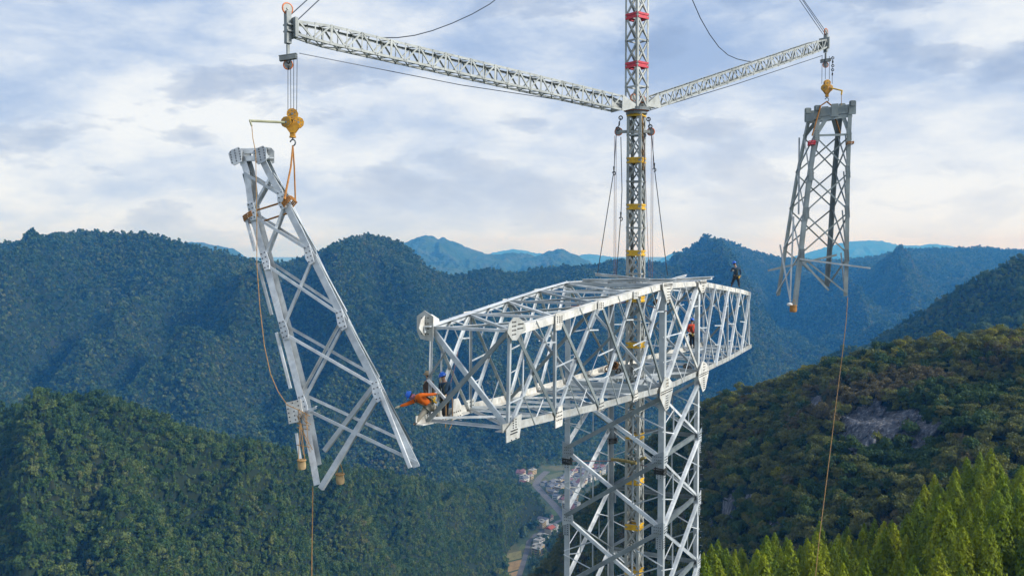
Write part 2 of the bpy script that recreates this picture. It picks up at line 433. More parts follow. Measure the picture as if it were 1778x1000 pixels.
# ---------------------------------------------------------------- hills
class Hill:
    """crest and foot are lists of (px, py, distance): where the ridge line and the lowest visible ground stand"""
    def __init__(s, name, crest, foot, mat, nu=200, nv=90, amp=40, spur=260, seed=1, prof=1.0, tree=0, back=0.6, fine=3.0, aniso=0.6, cliffs=None, backlen=None, spurs=()):
        cx = np.array([c[0] for c in crest], float)
        us = np.linspace(cx[0], cx[-1], nu)
        cy = np.interp(us, cx, [c[1] for c in crest]); cY = np.interp(us, cx, [c[2] for c in crest])
        # soften the corners of the traced ridge line
        k = max(3, nu // 60); ker = np.hanning(2 * k + 3)[1:-1]; ker /= ker.sum()
        pad = lambda a: np.convolve(np.pad(a, len(ker) // 2, mode='edge'), ker, mode='valid')[:nu]
        cy, cY = pad(cy), pad(cY)
        fx = [c[0] for c in foot]
        fy = np.interp(us, fx, [c[1] for c in foot]); fY = np.interp(us, fx, [c[2] for c in foot])
        def zof(px, py, Y):
            u = -(py - 500) / FPX
            return CAMZ + Y * (-_s + u * _c) / (_c + u * _s)
        zc = zof(us, cy, cY) - tree
        zf = zof(us, fy, fY)
        nb = nv // 4
        vs = np.concatenate([np.linspace(0, 1, nv), np.linspace(0, 1, nb + 1)[1:] + 1])
        U, V = np.meshgrid(us, vs, indexing='ij')
        t = np.clip(V, 0, 1); b = np.clip(V - 1, 0, 1)
        CY = cY[:, None]; FY = fY[:, None]; ZC = zc[:, None]; ZF = zf[:, None]
        bl = backlen or (CY.mean() * 0.25)
        Y = FY + (CY - FY) * t + b * bl
        den = (_c + (-(np.interp(U, us, cy) - 500) / FPX) * _s)
        X = (U - 889) / FPX * Y / den
        sh = t ** prof
        Z = ZF + (ZC - ZF) * sh - b * bl * back
        win = np.sin(np.pi * np.clip(t, 0, 1)) ** 0.7 * np.clip((1 - t) * 5, 0, 1) + 0.0
        wx = X + 0.25 * spur * (fbm(X / spur, Y / spur, 3, seed + 50) - .5) * 2
        wy = Y * aniso
        r = fbm(wx / spur, wy / spur, 5, seed, ridged=True)
        r2 = fbm(wx / spur * 3.3, wy / spur * 3.3, 4, seed + 9, ridged=True)
        Z = Z + amp * ((r - 0.62) * 2.4) * win + amp * 0.35 * (r2 - 0.6) * 2 * np.clip(win + .15, 0, 1)
        Z = Z + fine * (fbm(X / (spur * .08), Y / (spur * .08), 3, seed + 4) - .5) * 2
        CYp = np.interp(U, us, cy); FYp = np.interp(U, us, fy)
        for path, hgt, wpx in spurs:      # traced side ridges running down from the crest
            best = np.zeros_like(Z)
            tt = np.clip((FYp - np.linspace(0, 1, 2)[0]) * 0 + t, 0, 1)
            pys = [q[1] for q in path]; pxs = [q[0] for q in path]
            yy = FYp + (CYp - FYp) * tt
            lx = np.interp(yy, pys, pxs) + (fbm(yy / 22, U * 0 + hgt, 3, int(pxs[0])) - .5) * wpx * .7
            d_ = np.abs(U - lx) / wpx
            fade = np.clip((pys[-1] + 60 - yy) / 120, 0, 1) * np.clip((yy - CYp - 4) / (.42 * (FYp - CYp)), 0, 1) ** 1.4 * 1.4
            prof_ = np.exp(-d_ * 1.4) - .42 * np.exp(-((d_ - 1.5) / .8) ** 2)
            Z = Z + hgt * prof_ * fade
        s.rock = np.zeros_like(Z)
        if cliffs:
            dz = Z - CAMZ
            u_ = (dz / Y * _c + _s) / (_c - dz / Y * _s)
            PY = 500 - u_ * FPX
            push = np.zeros_like(Z)
            for (qx, qy, qw, qh, am) in cliffs:
                wob = (fbm(U / 14, PY / 14, 3, int(qx)) - .5) * 0.9
                ex = 1 - np.abs((U - qx) / qw) ** 2
                top = np.clip((qy + qh - PY) / (2 * qh), 0, 1)      # 0 under the face, 1 at its lip
                over = np.clip(1 - (qy - qh - PY) / (qh * 1.5), 0, 1)  # fades back into the hill above
                push = np.maximum(push, am * np.clip(ex + wob * .5, 0, 1) ** .5 * top * over)
                m_ = 1 - ((U - qx) / qw) ** 2 - ((PY - qy) / qh) ** 2 + wob
                s.rock = np.maximum(s.rock, m_)
            str_ = fbm(U / 5.0, PY / 40, 4, 77, ridged=True) - .5
            Y = Y - push - np.clip(s.rock, 0, 1) * str_ * 7
        s.X, s.Y, s.Z, s.U, s.V = X, Y, Z, U, V
        s.nu, s.nv = U.shape
        n_u, n_v = U.shape
        co = np.stack([X, Y, Z], -1).reshape(-1, 3)
        idx = np.arange(n_u * n_v).reshape(n_u, n_v)
        q = np.stack([idx[:-1, :-1], idx[1:, :-1], idx[1:, 1:], idx[:-1, 1:]], -1).reshape(-1, 4)
        me = bpy.data.meshes.new(name)
        me.vertices.add(len(co)); me.vertices.foreach_set('co', co.ravel())
        me.loops.add(q.size); me.loops.foreach_set('vertex_index', q.ravel())
        me.polygons.add(len(q)); me.polygons.foreach_set('loop_start', np.arange(0, q.size, 4)); me.polygons.foreach_set('loop_total', np.full(len(q), 4))
        me.polygons.foreach_set('use_smooth', np.ones(len(q), bool))
        me.update(calc_edges=True)
        me.materials.append(mat)
        if cliffs:
            me.materials.append(rock_mat())
            rk = (s.rock[:-1, :-1] > 0.02).astype(np.int32)
            me.polygons.foreach_set('material_index', rk.ravel())
        s.o = bpy.data.objects.new(name, me); COL.objects.link(s.o)
        tag(s.o, kind='structure')
    def scatter(s, spacing, rng, umin=-1e9, umax=1e9, vmin=0.0, vmax=1.15, mask=None):
        """points spread evenly by surface area, with the grid cell's steepness"""
        A = np.stack([s.X, s.Y, s.Z], -1)
        p, a, b, d = A[:-1, :-1], A[1:, :-1], A[:-1, 1:], A[1:, 1:]
        area = 0.5 * np.linalg.norm(np.cross(a - p, b - p), axis=-1) + 0.5 * np.linalg.norm(np.cross(a - d, b - d), axis=-1)
        ok = (s.U[:-1, :-1] >= umin) & (s.U[:-1, :-1] <= umax) & (s.V[:-1, :-1] >= vmin) & (s.V[:-1, :-1] <= vmax)
        area = area * ok * (s.rock[:-1, :-1] < 0.14)
        n = int(area.sum() / spacing ** 2)
        pr = (area / area.sum()).ravel()
        ci = np.searchsorted(np.cumsum(pr), (np.arange(n) + rng.random(n)) / n).clip(0, len(pr) - 1)
        i, j = np.unravel_index(ci, area.shape)
        fu, fv = rng.random(n)[:, None], rng.random(n)[:, None]
        pts = (A[i, j] * (1 - fu) + A[i + 1, j] * fu) * (1 - fv) + (A[i, j + 1] * (1 - fu) + A[i + 1, j + 1] * fu) * fv
        U = s.U[i, j] + fu[:, 0] * (s.U[1, 0] - s.U[0, 0]); V = s.V[i, j] + fv[:, 0] * (s.V[i, j + 1] - s.V[i, j])
        if mask is not None:
            k = mask(U, V, pts); pts, U, V = pts[k], U[k], V[k]
        # thin out points that crowd each other
        cell = spacing * 0.6
        key = np.floor(pts[:, 0] / cell).astype(np.int64) * 1000003 + np.floor(pts[:, 1] / cell).astype(np.int64)
        _, first = np.unique(key, return_index=True)
        return pts[first], U[first], V[first]

# ---------------------------------------------------------------- tree crowns
def leaf_crown(name, mat, rng, w, h, n, leaf, lobes=7, kind='round', base=0.25):
    """a crown of many small leaf-clump faces gathered in uneven lobes"""
    vs = []; fs = []
    cs = []
    if kind == 'round':
        for i in range(lobes):
            a = rng.random() * 6.283; rr = (rng.random() ** 0.6) * 0.32 * w; zz_ = h * (base + 0.15 + 0.60 * rng.random())
            cs.append((rr * math.cos(a), rr * math.sin(a), zz_, w * (0.20 + 0.14 * rng.random()), h * (0.15 + 0.13 * rng.random())))
        cs.append((0, 0, h * 0.72, w * 0.26, h * 0.24))
    for i in range(n):
        if kind == 'round':
            c = cs[rng.integers(len(cs))]
            d = rng.normal(size=3); d /= np.linalg.norm(d)
            if d[2] < -0.35: d[2] *= -0.6
            rad = 0.72 + 0.36 * rng.random()
            p = np.array([c[0] + d[0] * c[3] * rad, c[1] + d[1] * c[3] * rad, c[2] + d[2] * c[4] * rad])
            nr = d + rng.normal(size=3) * 0.45
            sz = leaf * (0.6 + 0.8 * rng.random())
        else:   # conifer: upswept boughs round a cone, each a tuft of sprays, with gaps between
            if not cs:
                for q in range(max(12, n // 42)):
                    zq = h * (0.08 + 0.9 * (1 - rng.random() ** 0.62)); aq = q * 2.4 + rng.random() * .5
                    cs.append((zq, aq, w * 0.5 * (1 - zq / h) ** 0.72 * (0.72 + 0.45 * rng.random())))
            zq, aq, rq = cs[rng.integers(len(cs))]
            e_ = rng.random() ** 0.55
            if i % 5 < 3:
                z = h * (0.06 + 0.94 * (1 - rng.random() ** 0.72)); a = rng.random() * 6.283
                lob = 1 + 0.24 * math.sin(a * 5 + z * 2.3) + 0.15 * math.sin(a * 3 - z * 4.1)
                zq, aq, rq = z, a, w * 0.5 * (1 - z / h) ** 0.75 * lob; e_ = 0.62 + 0.38 * rng.random()
            a = aq + rng.normal() * 0.28 * (1.25 - e_)
            rad = rq * e_ + 0.04
            z = min(h, zq + (e_ - .6) * rq * 0.22 + rng.normal() * 0.028 * h * (1 - zq / h + .25))
            prof = 1 - z / h
            p = np.array([rad * math.cos(a), rad * math.sin(a), z])
            nr = np.array([math.cos(a), math.sin(a), 0.7]) + rng.normal(size=3) * 0.45
            sz = leaf * (0.5 + 0.7 * rng.random()) * (0.6 + 0.55 * prof)
        nr /= np.linalg.norm(nr)
        u = np.cross(nr, rng.normal(size=3)); u /= np.linalg.norm(u) + 1e-9
        if kind != 'round':
            up = np.array([0, 0, 1.0]) + 0.4 * np.array([math.cos(a), math.sin(a), 0]); u = up - nr * up.dot(nr); u /= np.linalg.norm(u) + 1e-9
        v = np.cross(nr, u)
        k = len(vs)
        if kind == 'round':
            vs += [p - u * sz * .5 - v * sz * .35, p + u * sz * .5 - v * sz * .45 + nr * sz * .15, p + u * sz * .4 + v * sz * .5, p - u * sz * .35 + v * sz * .42 - nr * sz * .2]
            fs.append((k, k + 1, k + 2, k + 3))
        else:
            vs += [p - u * sz * .42 - v * sz * .30, p - u * sz * .36 + v * sz * .33, p + u * sz * .30 + v * sz * .28 + nr * sz * .12, p + u * sz * .60 + nr * sz * .1, p + u * sz * .26 - v * sz * .30]
            fs.append((k, k + 4, k + 3, k + 2, k + 1))
    # dark inner mass so the crown is not see-through everywhere
    me = bpy.data.meshes.new(name)
    me.from_pydata([tuple(v) for v in vs], [], fs)
    me.materials.append(mat); me.update()
    return me
def trunk_mesh(name, h, r, rng, limbs=4, spread=1.2):
    b = MB()
    b.tube([(0, 0, -0.6), (0.04 * h * (rng.random() - .5), 0.04 * h * (rng.random() - .5), h * 0.45), (0.06 * h * (rng.random() - .5), 0, h)], [r * 1.25, r * 0.8, r * 0.3], 7)
    for i in range(limbs):
        a = rng.random() * 6.283; z = h * (0.4 + 0.5 * rng.random())
        b.tube([(0, 0, z), (math.cos(a) * spread * .5, math.sin(a) * spread * .5, z + h * .08), (math.cos(a) * spread, math.sin(a) * spread, z + h * .2)], [r * .5, r * .3, r * .1], 5)
    return b
M['bark'] = paint('bark', (0.10, 0.075, 0.05), 0.95, 0.4, 3)

_LIB = {}
def gn_forest(name, pts, meshes, rng, smin, smax, label, cat='forest', sink=0.5):
    """one forest object: crowns set on the points by geometry nodes"""
    colx = bpy.data.collections.new(name + '_crowns')
    for me in meshes:
        ob = bpy.data.objects.new('tree_crown', me); colx.objects.link(ob)
    me = bpy.data.meshes.new(name)
    n = len(pts)
    me.vertices.add(n); co = pts.copy(); co[:, 2] -= sink; me.vertices.foreach_set('co', co.astype(np.float32).ravel())
    for an, ty, dat in (('scl', 'FLOAT', smin + (smax - smin) * rng.random(n) ** 1.9), ('rotz', 'FLOAT', rng.random(n) * 6.283)):
        at = me.attributes.new(an, ty, 'POINT'); at.data.foreach_set('value', dat.astype(np.float32))
    at = me.attributes.new('vid', 'INT', 'POINT'); at.data.foreach_set('value', rng.integers(0, len(meshes), n).astype(np.int32))
    me.update()
    o = bpy.data.objects.new(name, me); COL.objects.link(o)
    ng = bpy.data.node_groups.new(name + '_nodes', 'GeometryNodeTree')
    ng.interface.new_socket('Geometry', in_out='INPUT', socket_type='NodeSocketGeometry')
    ng.interface.new_socket('Geometry', in_out='OUTPUT', socket_type='NodeSocketGeometry')
    gi = ng.nodes.new('NodeGroupInput'); go = ng.nodes.new('NodeGroupOutput')
    iop = ng.nodes.new('GeometryNodeInstanceOnPoints')
    ci = ng.nodes.new('GeometryNodeCollectionInfo'); ci.inputs['Collection'].default_value = colx
    ci.inputs['Separate Children'].default_value = True
    def na(nm, ty):
        a = ng.nodes.new('GeometryNodeInputNamedAttribute'); a.data_type = ty; a.inputs['Name'].default_value = nm; return a.outputs['Attribute']
    cx = ng.nodes.new('ShaderNodeCombineXYZ'); ng.links.new(na('rotz', 'FLOAT'), cx.inputs[2])
    er = ng.nodes.new('FunctionNodeEulerToRotation'); ng.links.new(cx.outputs[0], er.inputs[0])
    ng.links.new(gi.outputs[0], iop.inputs['Points'])
    ng.links.new(ci.outputs[0], iop.inputs['Instance'])
    iop.inputs['Pick Instance'].default_value = True
    ng.links.new(na('vid', 'INT'), iop.inputs['Instance Index'])
    ng.links.new(er.outputs[0], iop.inputs['Rotation'])
    ng.links.new(na('scl', 'FLOAT'), iop.inputs['Scale'])
    ng.links.new(iop.outputs[0], go.inputs[0])
    md = o.modifiers.new('scatter', 'NODES'); md.node_group = ng
    tag(o, label, cat, kind='stuff')
    return o

# ---------------------------------------------------------------- the ground sheet and the hills
gm = hill_mat('valley_ground', [(0.35, (0.035, 0.06, 0.025)), (0.5, (0.06, 0.085, 0.035)), (0.62, (0.13, 0.12, 0.06)), (0.7, (0.09, 0.12, 0.05))], 0.012)
g = MB(); g.add([(-12000, -1200, 0), (12000, -1200, 0), (12000, 17000, 0), (-12000, 17000, 0)], [(0, 1, 2, 3)])
go_ = g.build('ground', gm); tag(go_, kind='structure')

DARKGREEN = [(0.0, (0.014, 0.040, 0.010)), (0.3, (0.032, 0.074, 0.015)), (0.55, (0.068, 0.120, 0.024)), (0.8, (0.130, 0.155, 0.038)), (1.0, (0.180, 0.145, 0.065))]
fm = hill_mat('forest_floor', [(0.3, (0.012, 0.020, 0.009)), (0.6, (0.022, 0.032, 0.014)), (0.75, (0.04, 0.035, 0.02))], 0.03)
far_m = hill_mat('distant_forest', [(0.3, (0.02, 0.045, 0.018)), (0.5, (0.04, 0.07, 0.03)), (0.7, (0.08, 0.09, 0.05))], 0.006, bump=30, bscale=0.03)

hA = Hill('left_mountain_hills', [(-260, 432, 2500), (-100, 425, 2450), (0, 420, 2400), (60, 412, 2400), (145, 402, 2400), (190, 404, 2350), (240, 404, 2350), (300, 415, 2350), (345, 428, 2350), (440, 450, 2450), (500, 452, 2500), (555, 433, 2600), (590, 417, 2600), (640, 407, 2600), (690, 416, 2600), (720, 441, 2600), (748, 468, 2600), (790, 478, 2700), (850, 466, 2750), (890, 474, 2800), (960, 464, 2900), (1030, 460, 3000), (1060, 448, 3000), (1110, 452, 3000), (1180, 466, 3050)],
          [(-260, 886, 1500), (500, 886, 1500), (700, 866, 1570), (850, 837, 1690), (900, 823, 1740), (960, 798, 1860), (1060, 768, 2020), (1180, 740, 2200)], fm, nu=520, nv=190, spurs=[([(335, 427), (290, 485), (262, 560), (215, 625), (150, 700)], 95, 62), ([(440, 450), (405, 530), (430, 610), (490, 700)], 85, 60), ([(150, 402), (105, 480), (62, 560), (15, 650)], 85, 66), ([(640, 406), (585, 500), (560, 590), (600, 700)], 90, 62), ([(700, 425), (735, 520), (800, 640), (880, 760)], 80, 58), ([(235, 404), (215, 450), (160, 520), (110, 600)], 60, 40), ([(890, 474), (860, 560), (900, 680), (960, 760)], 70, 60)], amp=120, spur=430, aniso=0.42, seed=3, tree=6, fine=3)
hC = Hill('blue_mountain_hills', [(1040, 480, 4640), (1100, 468, 4640), (1150, 458, 4640), (1200, 430, 4712), (1222, 417, 4712), (1250, 412, 4712), (1275, 419, 4712), (1310, 434, 4785), (1350, 446, 4857), (1420, 450, 4930), (1480, 449, 5075), (1520, 443, 5075), (1570, 431, 5075), (1640, 430, 5075), (1700, 428, 5075), (1762, 432, 5075), (1860, 436, 5075), (2000, 430, 5075)],
          [(1040, 716, 2380), (1300, 706, 2450), (2000, 690, 2600)], fm, nu=400, nv=150, spurs=[([(1250, 412), (1228, 500), (1262, 600), (1300, 680)], 140, 60), ([(1318, 438), (1400, 520), (1480, 590), (1540, 650)], 130, 55), ([(1565, 432), (1500, 500), (1560, 560), (1600, 620)], 130, 60), ([(1180, 445), (1150, 540), (1190, 640)], 110, 50), ([(1690, 430), (1640, 480), (1560, 530)], 110, 50)], aniso=0.42, amp=130, spur=640, seed=8, tree=11, fine=3)
hD = Hill('right_valley_hills', [(1330, 690, 1500), (1400, 650, 1520), (1446, 618, 1500), (1500, 598, 1480), (1560, 562, 1450), (1620, 526, 1420), (1660, 500, 1400), (1700, 476, 1380), (1740, 457, 1380), (1778, 437, 1380), (1850, 410, 1400), (1980, 380, 1400)],
          [(1330, 800, 1180), (1600, 700, 1050), (1980, 640, 1000)], fm, nu=150, nv=90, aniso=0.5, amp=45, spur=230, seed=12, tree=7, fine=2)
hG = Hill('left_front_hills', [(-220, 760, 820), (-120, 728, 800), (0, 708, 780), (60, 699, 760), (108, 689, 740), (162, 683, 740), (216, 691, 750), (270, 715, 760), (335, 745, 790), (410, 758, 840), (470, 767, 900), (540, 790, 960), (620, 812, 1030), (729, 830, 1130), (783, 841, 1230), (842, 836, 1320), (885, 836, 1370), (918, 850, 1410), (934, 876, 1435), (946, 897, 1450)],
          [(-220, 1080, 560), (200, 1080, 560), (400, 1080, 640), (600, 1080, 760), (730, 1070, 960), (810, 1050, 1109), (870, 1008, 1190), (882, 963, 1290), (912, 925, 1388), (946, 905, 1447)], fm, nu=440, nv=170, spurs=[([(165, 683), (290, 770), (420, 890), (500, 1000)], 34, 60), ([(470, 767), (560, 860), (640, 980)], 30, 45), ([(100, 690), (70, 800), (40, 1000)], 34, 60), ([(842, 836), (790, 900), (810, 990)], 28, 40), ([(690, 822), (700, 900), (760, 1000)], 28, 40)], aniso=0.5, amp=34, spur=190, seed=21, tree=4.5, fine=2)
# bare limestone faces on the right hill: centre and half-size in photo pixels, how far the face stands out (m)
cliffs = [(1484, 738, 38, 56, 26.0), (1540, 738, 44, 42, 20.0), (1598, 756, 30, 34, 16.0), (1412, 702, 14, 18, 8.0), (1262, 880, 13, 40, 16.0), (1300, 868, 24, 18, 8.0), (1352, 905, 18, 14, 6.0), (1230, 915, 8, 22, 8)]
hE = Hill('right_front_hills', [(895, 1030, 560), (925, 1000, 550), (960, 965, 540), (1000, 884, 530), (1060, 826, 520), (1130, 764, 510), (1218, 700, 490), (1253, 683, 480), (1332, 667, 470), (1385, 648, 460), (1420, 630, 455), (1482, 613, 450), (1534, 600, 445), (1596, 596, 440), (1666, 586, 430), (1728, 578, 420), (1778, 572, 420), (1860, 560, 420), (1960, 550, 420)],
          [(895, 1120, 500), (1000, 1100, 430), (1200, 1080, 350), (1400, 1010, 290), (1600, 960, 270), (1778, 940, 260), (1960, 930, 250)], fm, nu=300, nv=150, amp=10, spur=60, seed=31, tree=3.2, fine=1.0, prof=0.85, cliffs=cliffs)
# ground that carries the tower and the cedar plantation
hT = Hill('plantation_ground_hills', [(250, 1500, 70), (700, 1500, 80), (1000, 1230, 150), (1130, 1110, 175), (1240, 1050, 185), (1350, 1036, 190), (1450, 1036, 195), (1550, 1015, 195), (1610, 965, 200), (1660, 918, 205), (1700, 892, 205), (1800, 902, 205), (1960, 905, 205)],
          [(250, 3300, 22), (900, 3000, 24), (1100, 2700, 26), (1700, 2300, 30), (1960, 2100, 34)], fm, nu=90, nv=70, amp=1.0, spur=40, seed=41, tree=0, fine=0.3, prof=1.0, backlen=60)

far = [
 ('far_hills', [(560, 470, 8000), (640, 440, 8000), (705, 421, 8000), (735, 408, 8000), (755, 413, 8000), (775, 413, 8000), (800, 425, 8000), (845, 442, 8000), (870, 441, 8000), (895, 437, 8000), (930, 445, 7800), (970, 431, 7800), (1000, 440, 7800), (1020, 453, 7800), (1050, 470, 7800), (1100, 480, 7800)], 560, 61, 110),
 ('far_hills', [(230, 470, 8000), (290, 430, 8000), (325, 421, 8000), (350, 421, 8000), (385, 428, 8000), (405, 432, 8000), (430, 448, 8000), (480, 465, 8000), (560, 480, 8000)], 560, 62, 80),
 ('far_hills', [(1080, 480, 16000), (1140, 453, 16000), (1172, 437, 16000), (1195, 437, 16000), (1240, 452, 16000), (1300, 462, 16000), (1350, 452, 16000), (1400, 440, 16000), (1450, 424, 16000), (1488, 418, 16000), (1528, 417, 16000), (1560, 426, 16000), (1600, 427, 16000), (1615, 423, 16000), (1650, 427, 16000), (1700, 440, 16000), (1800, 450, 16000), (1900, 450, 16000)], 540, 63, 110),
 ('far_hills', [(760, 460, 16500), (820, 446, 16500), (860, 438, 16500), (892, 432, 16500), (930, 439, 16500), (1000, 446, 16500), (1020, 440, 16500), (1060, 446, 16500), (1120, 460, 16500)], 520, 64, 60),
]
for nm, cr_, fy_, sd_, am_ in far:
    Y0 = cr_[len(cr_) // 2][2]
    Hill(nm, cr_, [(cr_[0][0], fy_, Y0 * 0.72), (cr_[-1][0], fy_, Y0 * 0.72)], far_m, nu=420, nv=110, aniso=0.4, amp=am_ * 1.8, spur=620, seed=sd_, fine=14, tree=0)

# ---------------------------------------------------------------- forests
rng = np.random.default_rng(5)
lm_far = leaf_mat('mountain_forest_leaves', DARKGREEN, 0.006)
lm_g = leaf_mat('near_hill_leaves', [(0.0, (0.020, 0.050, 0.012)), (0.3, (0.042, 0.090, 0.018)), (0.55, (0.076, 0.130, 0.026)), (0.8, (0.140, 0.178, 0.040)), (1.0, (0.170, 0.145, 0.058))], 0.018)
low_crowns = [leaf_crown('tree_crown', lm_far, rng, 7.2, 7 + 2.5 * (i % 2), 44, 2.7, 5) for i in range(6)]
mid_crowns = [leaf_crown('tree_crown', lm_g, rng, w_, h_, n_, 1.0, lb_) for w_, h_, n_, lb_ in ((5.8, 5.6, 190, 7), (7.6, 6.2, 240, 10), (4.2, 5.0, 110, 4), (5.0, 8.0, 190, 6), (6.6, 5.0, 150, 5), (3.6, 7.4, 120, 4), (8.4, 8.4, 300, 12))]
mid_crowns.append(leaf_crown('tree_crown', lm_g, rng, 4.4, 9.5, 220, 1.1, kind='cone'))
pA, uA, vA = hA.scatter(5.6, rng, -40, 1230)
gn_forest('mountain_forest', pA, low_crowns, rng, 0.42, 1.4, 'dense dark green forest covering the long mountain behind the tower', sink=1.2)
pC, _, _ = hC.scatter(10.5, rng, 1060, 1830)
gn_forest('mountain_forest', pC, low_crowns, rng, 0.9, 1.9, 'blue hazed forest on the pointed mountain right of the mast', sink=1.5)
pD, _, _ = hD.scatter(5.2, rng, 1340, 1830)
gn_forest('mountain_forest', pD, mid_crowns, rng, 0.6, 1.5, 'green forest on the middle slope at the right edge', sink=1.5)
pG, _, _ = hG.scatter(3.3, rng, -40, 960, 0, 1.8)
gn_forest('hillside_forest', pG, mid_crowns, rng, 0.40, 1.2, 'leafy green forest on the rounded hill at the lower left', sink=1.2)
# ---------------------------------------------------------------- individual trees on the right-hand hill
BANDS = {
 'dark':   ('dark green broadleaf tree on the hillside behind the tower at the right', [(0.0, (0.026, 0.058, 0.015)), (0.5, (0.048, 0.092, 0.022)), (1.0, (0.080, 0.130, 0.030))]),
 'olive':  ('olive green broadleaf tree on the hillside behind the tower at the right', [(0.0, (0.085, 0.105, 0.026)), (0.5, (0.125, 0.142, 0.034)), (1.0, (0.185, 0.180, 0.046))]),
 'brown':  ('brownish half bare tree on the hillside behind the tower at the right', [(0.0, (0.090, 0.082, 0.034)), (0.5, (0.130, 0.112, 0.046)), (1.0, (0.180, 0.145, 0.065))]),
 'yellow': ('yellow green autumn tree on the hillside behind the tower at the right', [(0.0, (0.12, 0.145, 0.016)), (0.5, (0.19, 0.20, 0.022)), (1.0, (0.29, 0.26, 0.03))]),
}
protos = {}
rngE = np.random.default_rng(11)
for kname, (lab, cols) in BANDS.items():
    lmE = leaf_mat('leaves_' + kname, cols, 0.05, transl=0.3)
    lst = []
    for i in range(4 if kname != 'yellow' else 2):
        w = 4.6 + 2.0 * rngE.random(); h = 4.2 + 2.2 * rngE.random()
        nl = 620 if kname != 'brown' else 420
        cme = leaf_crown('crown', lmE, rngE, w, h, nl, 0.50 if kname != 'brown' else 0.42, 9)
        tme = trunk_mesh('t', h * 0.6, 0.16, rngE, 5, w * 0.3).mesh('trunk', [M['bark']])
        lst.append((tme, cme))
    protos[kname] = lst
pE, uE, vE = hE.scatter(3.3, rngE, 895, 1800)
# thin scrub on the upper part of the hill is browner; the crest carries the yellow ones
n1_ = fbm(pE[:, 0] / 28, pE[:, 1] / 28, 3, 91); n2_ = rngE.random(len(pE))
kinds = np.full(len(pE), 'dark', dtype=object)
kinds[n1_ + 0.40 * n2_ > 0.62] = 'olive'
kinds[(n1_ + 0.4 * n2_ > 0.92) | ((vE > 0.6) & (n1_ + .3 * n2_ > 0.74) & (uE > 1350))] = 'brown'
kinds[((vE > 0.86) & (n2_ < 0.26) & (uE > 1200)) | ((n2_ > 0.991) & (uE > 1150))] = 'yellow'
dz_ = pE[:, 2] + 2 - CAMZ
py_ = 500 - ((dz_ / pE[:, 1] * _c + _s) / (_c - dz_ / pE[:, 1] * _s)) * FPX
dist = pE[:, 1]
vis = (uE > 925) & (uE < 1775) & (py_ < 985) & (vE < 1.02)
order = np.argsort(np.where(vis, dist, 1e9))
nsel = {'dark': 175, 'olive': 60, 'brown': 40, 'yellow': 25}
chosen = np.zeros(len(pE), bool)
for i in order:
    k = kinds[i]
    if not vis[i]: break
    # skip what stands behind the cedar plantation
    ced = 905 if uE[i] > 1230 else 2000
    if uE[i] > 1600: ced = 830
    if py_[i] > ced: continue
    if nsel[k] <= 0: continue
    nsel[k] -= 1; chosen[i] = True
first = {}
for i in np.nonzero(chosen)[0]:
    k = kinds[i]; tme, cme = protos[k][rngE.integers(len(protos[k]))]
    sc_ = 0.62 + 0.62 * rngE.random()
    r_ = empty('broadleaf_tree', (pE[i, 0], pE[i, 1], pE[i, 2] - 0.4), BANDS[k][0], 'tree', k + ' trees on the right hillside', (0, 0, rngE.random() * 6.28))
    r_.scale = (sc_, sc_, sc_ * (0.85 + 0.3 * rngE.random()))
    for nm, me_ in (('trunk', tme), ('crown', cme)):
        c_ = bpy.data.objects.new(nm, me_); COL.objects.link(c_); c_.parent = r_
for k in BANDS:
    sel = (~chosen) & (kinds == k)
    gn_forest('hillside_forest', pE[sel], [c for _, c in protos[k]], rngE, 0.6, 1.2, 'mixed ' + {'dark': 'dark green', 'olive': 'olive', 'brown': 'brownish', 'yellow': 'yellowish'}[k] + ' woodland filling the right hillside', sink=0.5)

# ---------------------------------------------------------------- the bright cedar plantation
cols = [(0.0, (0.090, 0.150, 0.006)), (0.4, (0.160, 0.230, 0.007)), (0.75, (0.250, 0.300, 0.009)), (1.0, (0.340, 0.350, 0.010))]
lmc = leaf_mat('cedar_foliage', cols, 0.09, transl=0.3)
cprot = []
for i in range(6):
    h = 12.5 + 2.5 * rngE.random(); w = 6.2 + 1.2 * rngE.random()
    cme = leaf_crown('crown', lmc, rngE, w, h, 4600, 0.56, kind='cone')
    tme = trunk_mesh('t', h * 0.85, 0.17, rngE, 5, 0.9).mesh('trunk', [M['bark']])
    cprot.append((tme, cme))
pT, uT, vT = hT.scatter(4.3, rngE, 1195, 1800, 0.55, 1.25)
nt_ = 0
for i in np.argsort(pT[:, 1]):
    x, y, z = pT[i]
    u = 889 + FPX * x / y
    if u < 1205 + 0 * y or nt_ >= 290: continue
    k = rngE.integers(len(cprot)); sc_ = 0.5 + 0.68 * rngE.random()
    # what shows: the treetop has to reach above the picture's lower edge
    top = z + 13 * sc_ - CAMZ
    pyt = 430 - top / y * FPX
    if pyt > 1010: continue
    lab = 'bright green conical cedar packed in the plantation at the lower right'
    r_ = empty('cedar_tree', (x, y, z - 0.2), lab, 'tree', 'cedars of the plantation', (rngE.normal() * .035, rngE.normal() * .035, rngE.random() * 6.28))
    r_.scale = (sc_, sc_, sc_ * (0.9 + 0.2 * rngE.random()))
    for nm, me_ in (('trunk', cprot[k][0]), ('crown', cprot[k][1])):
        c_ = bpy.data.objects.new(nm, me_); COL.objects.link(c_); c_.parent = r_
    nt_ += 1
print('cedars', nt_, 'hill trees', chosen.sum(), 'left', nsel, 'E total', len(pE), 'A', len(pA), 'C', len(pC), 'D', len(pD), 'G', len(pG))
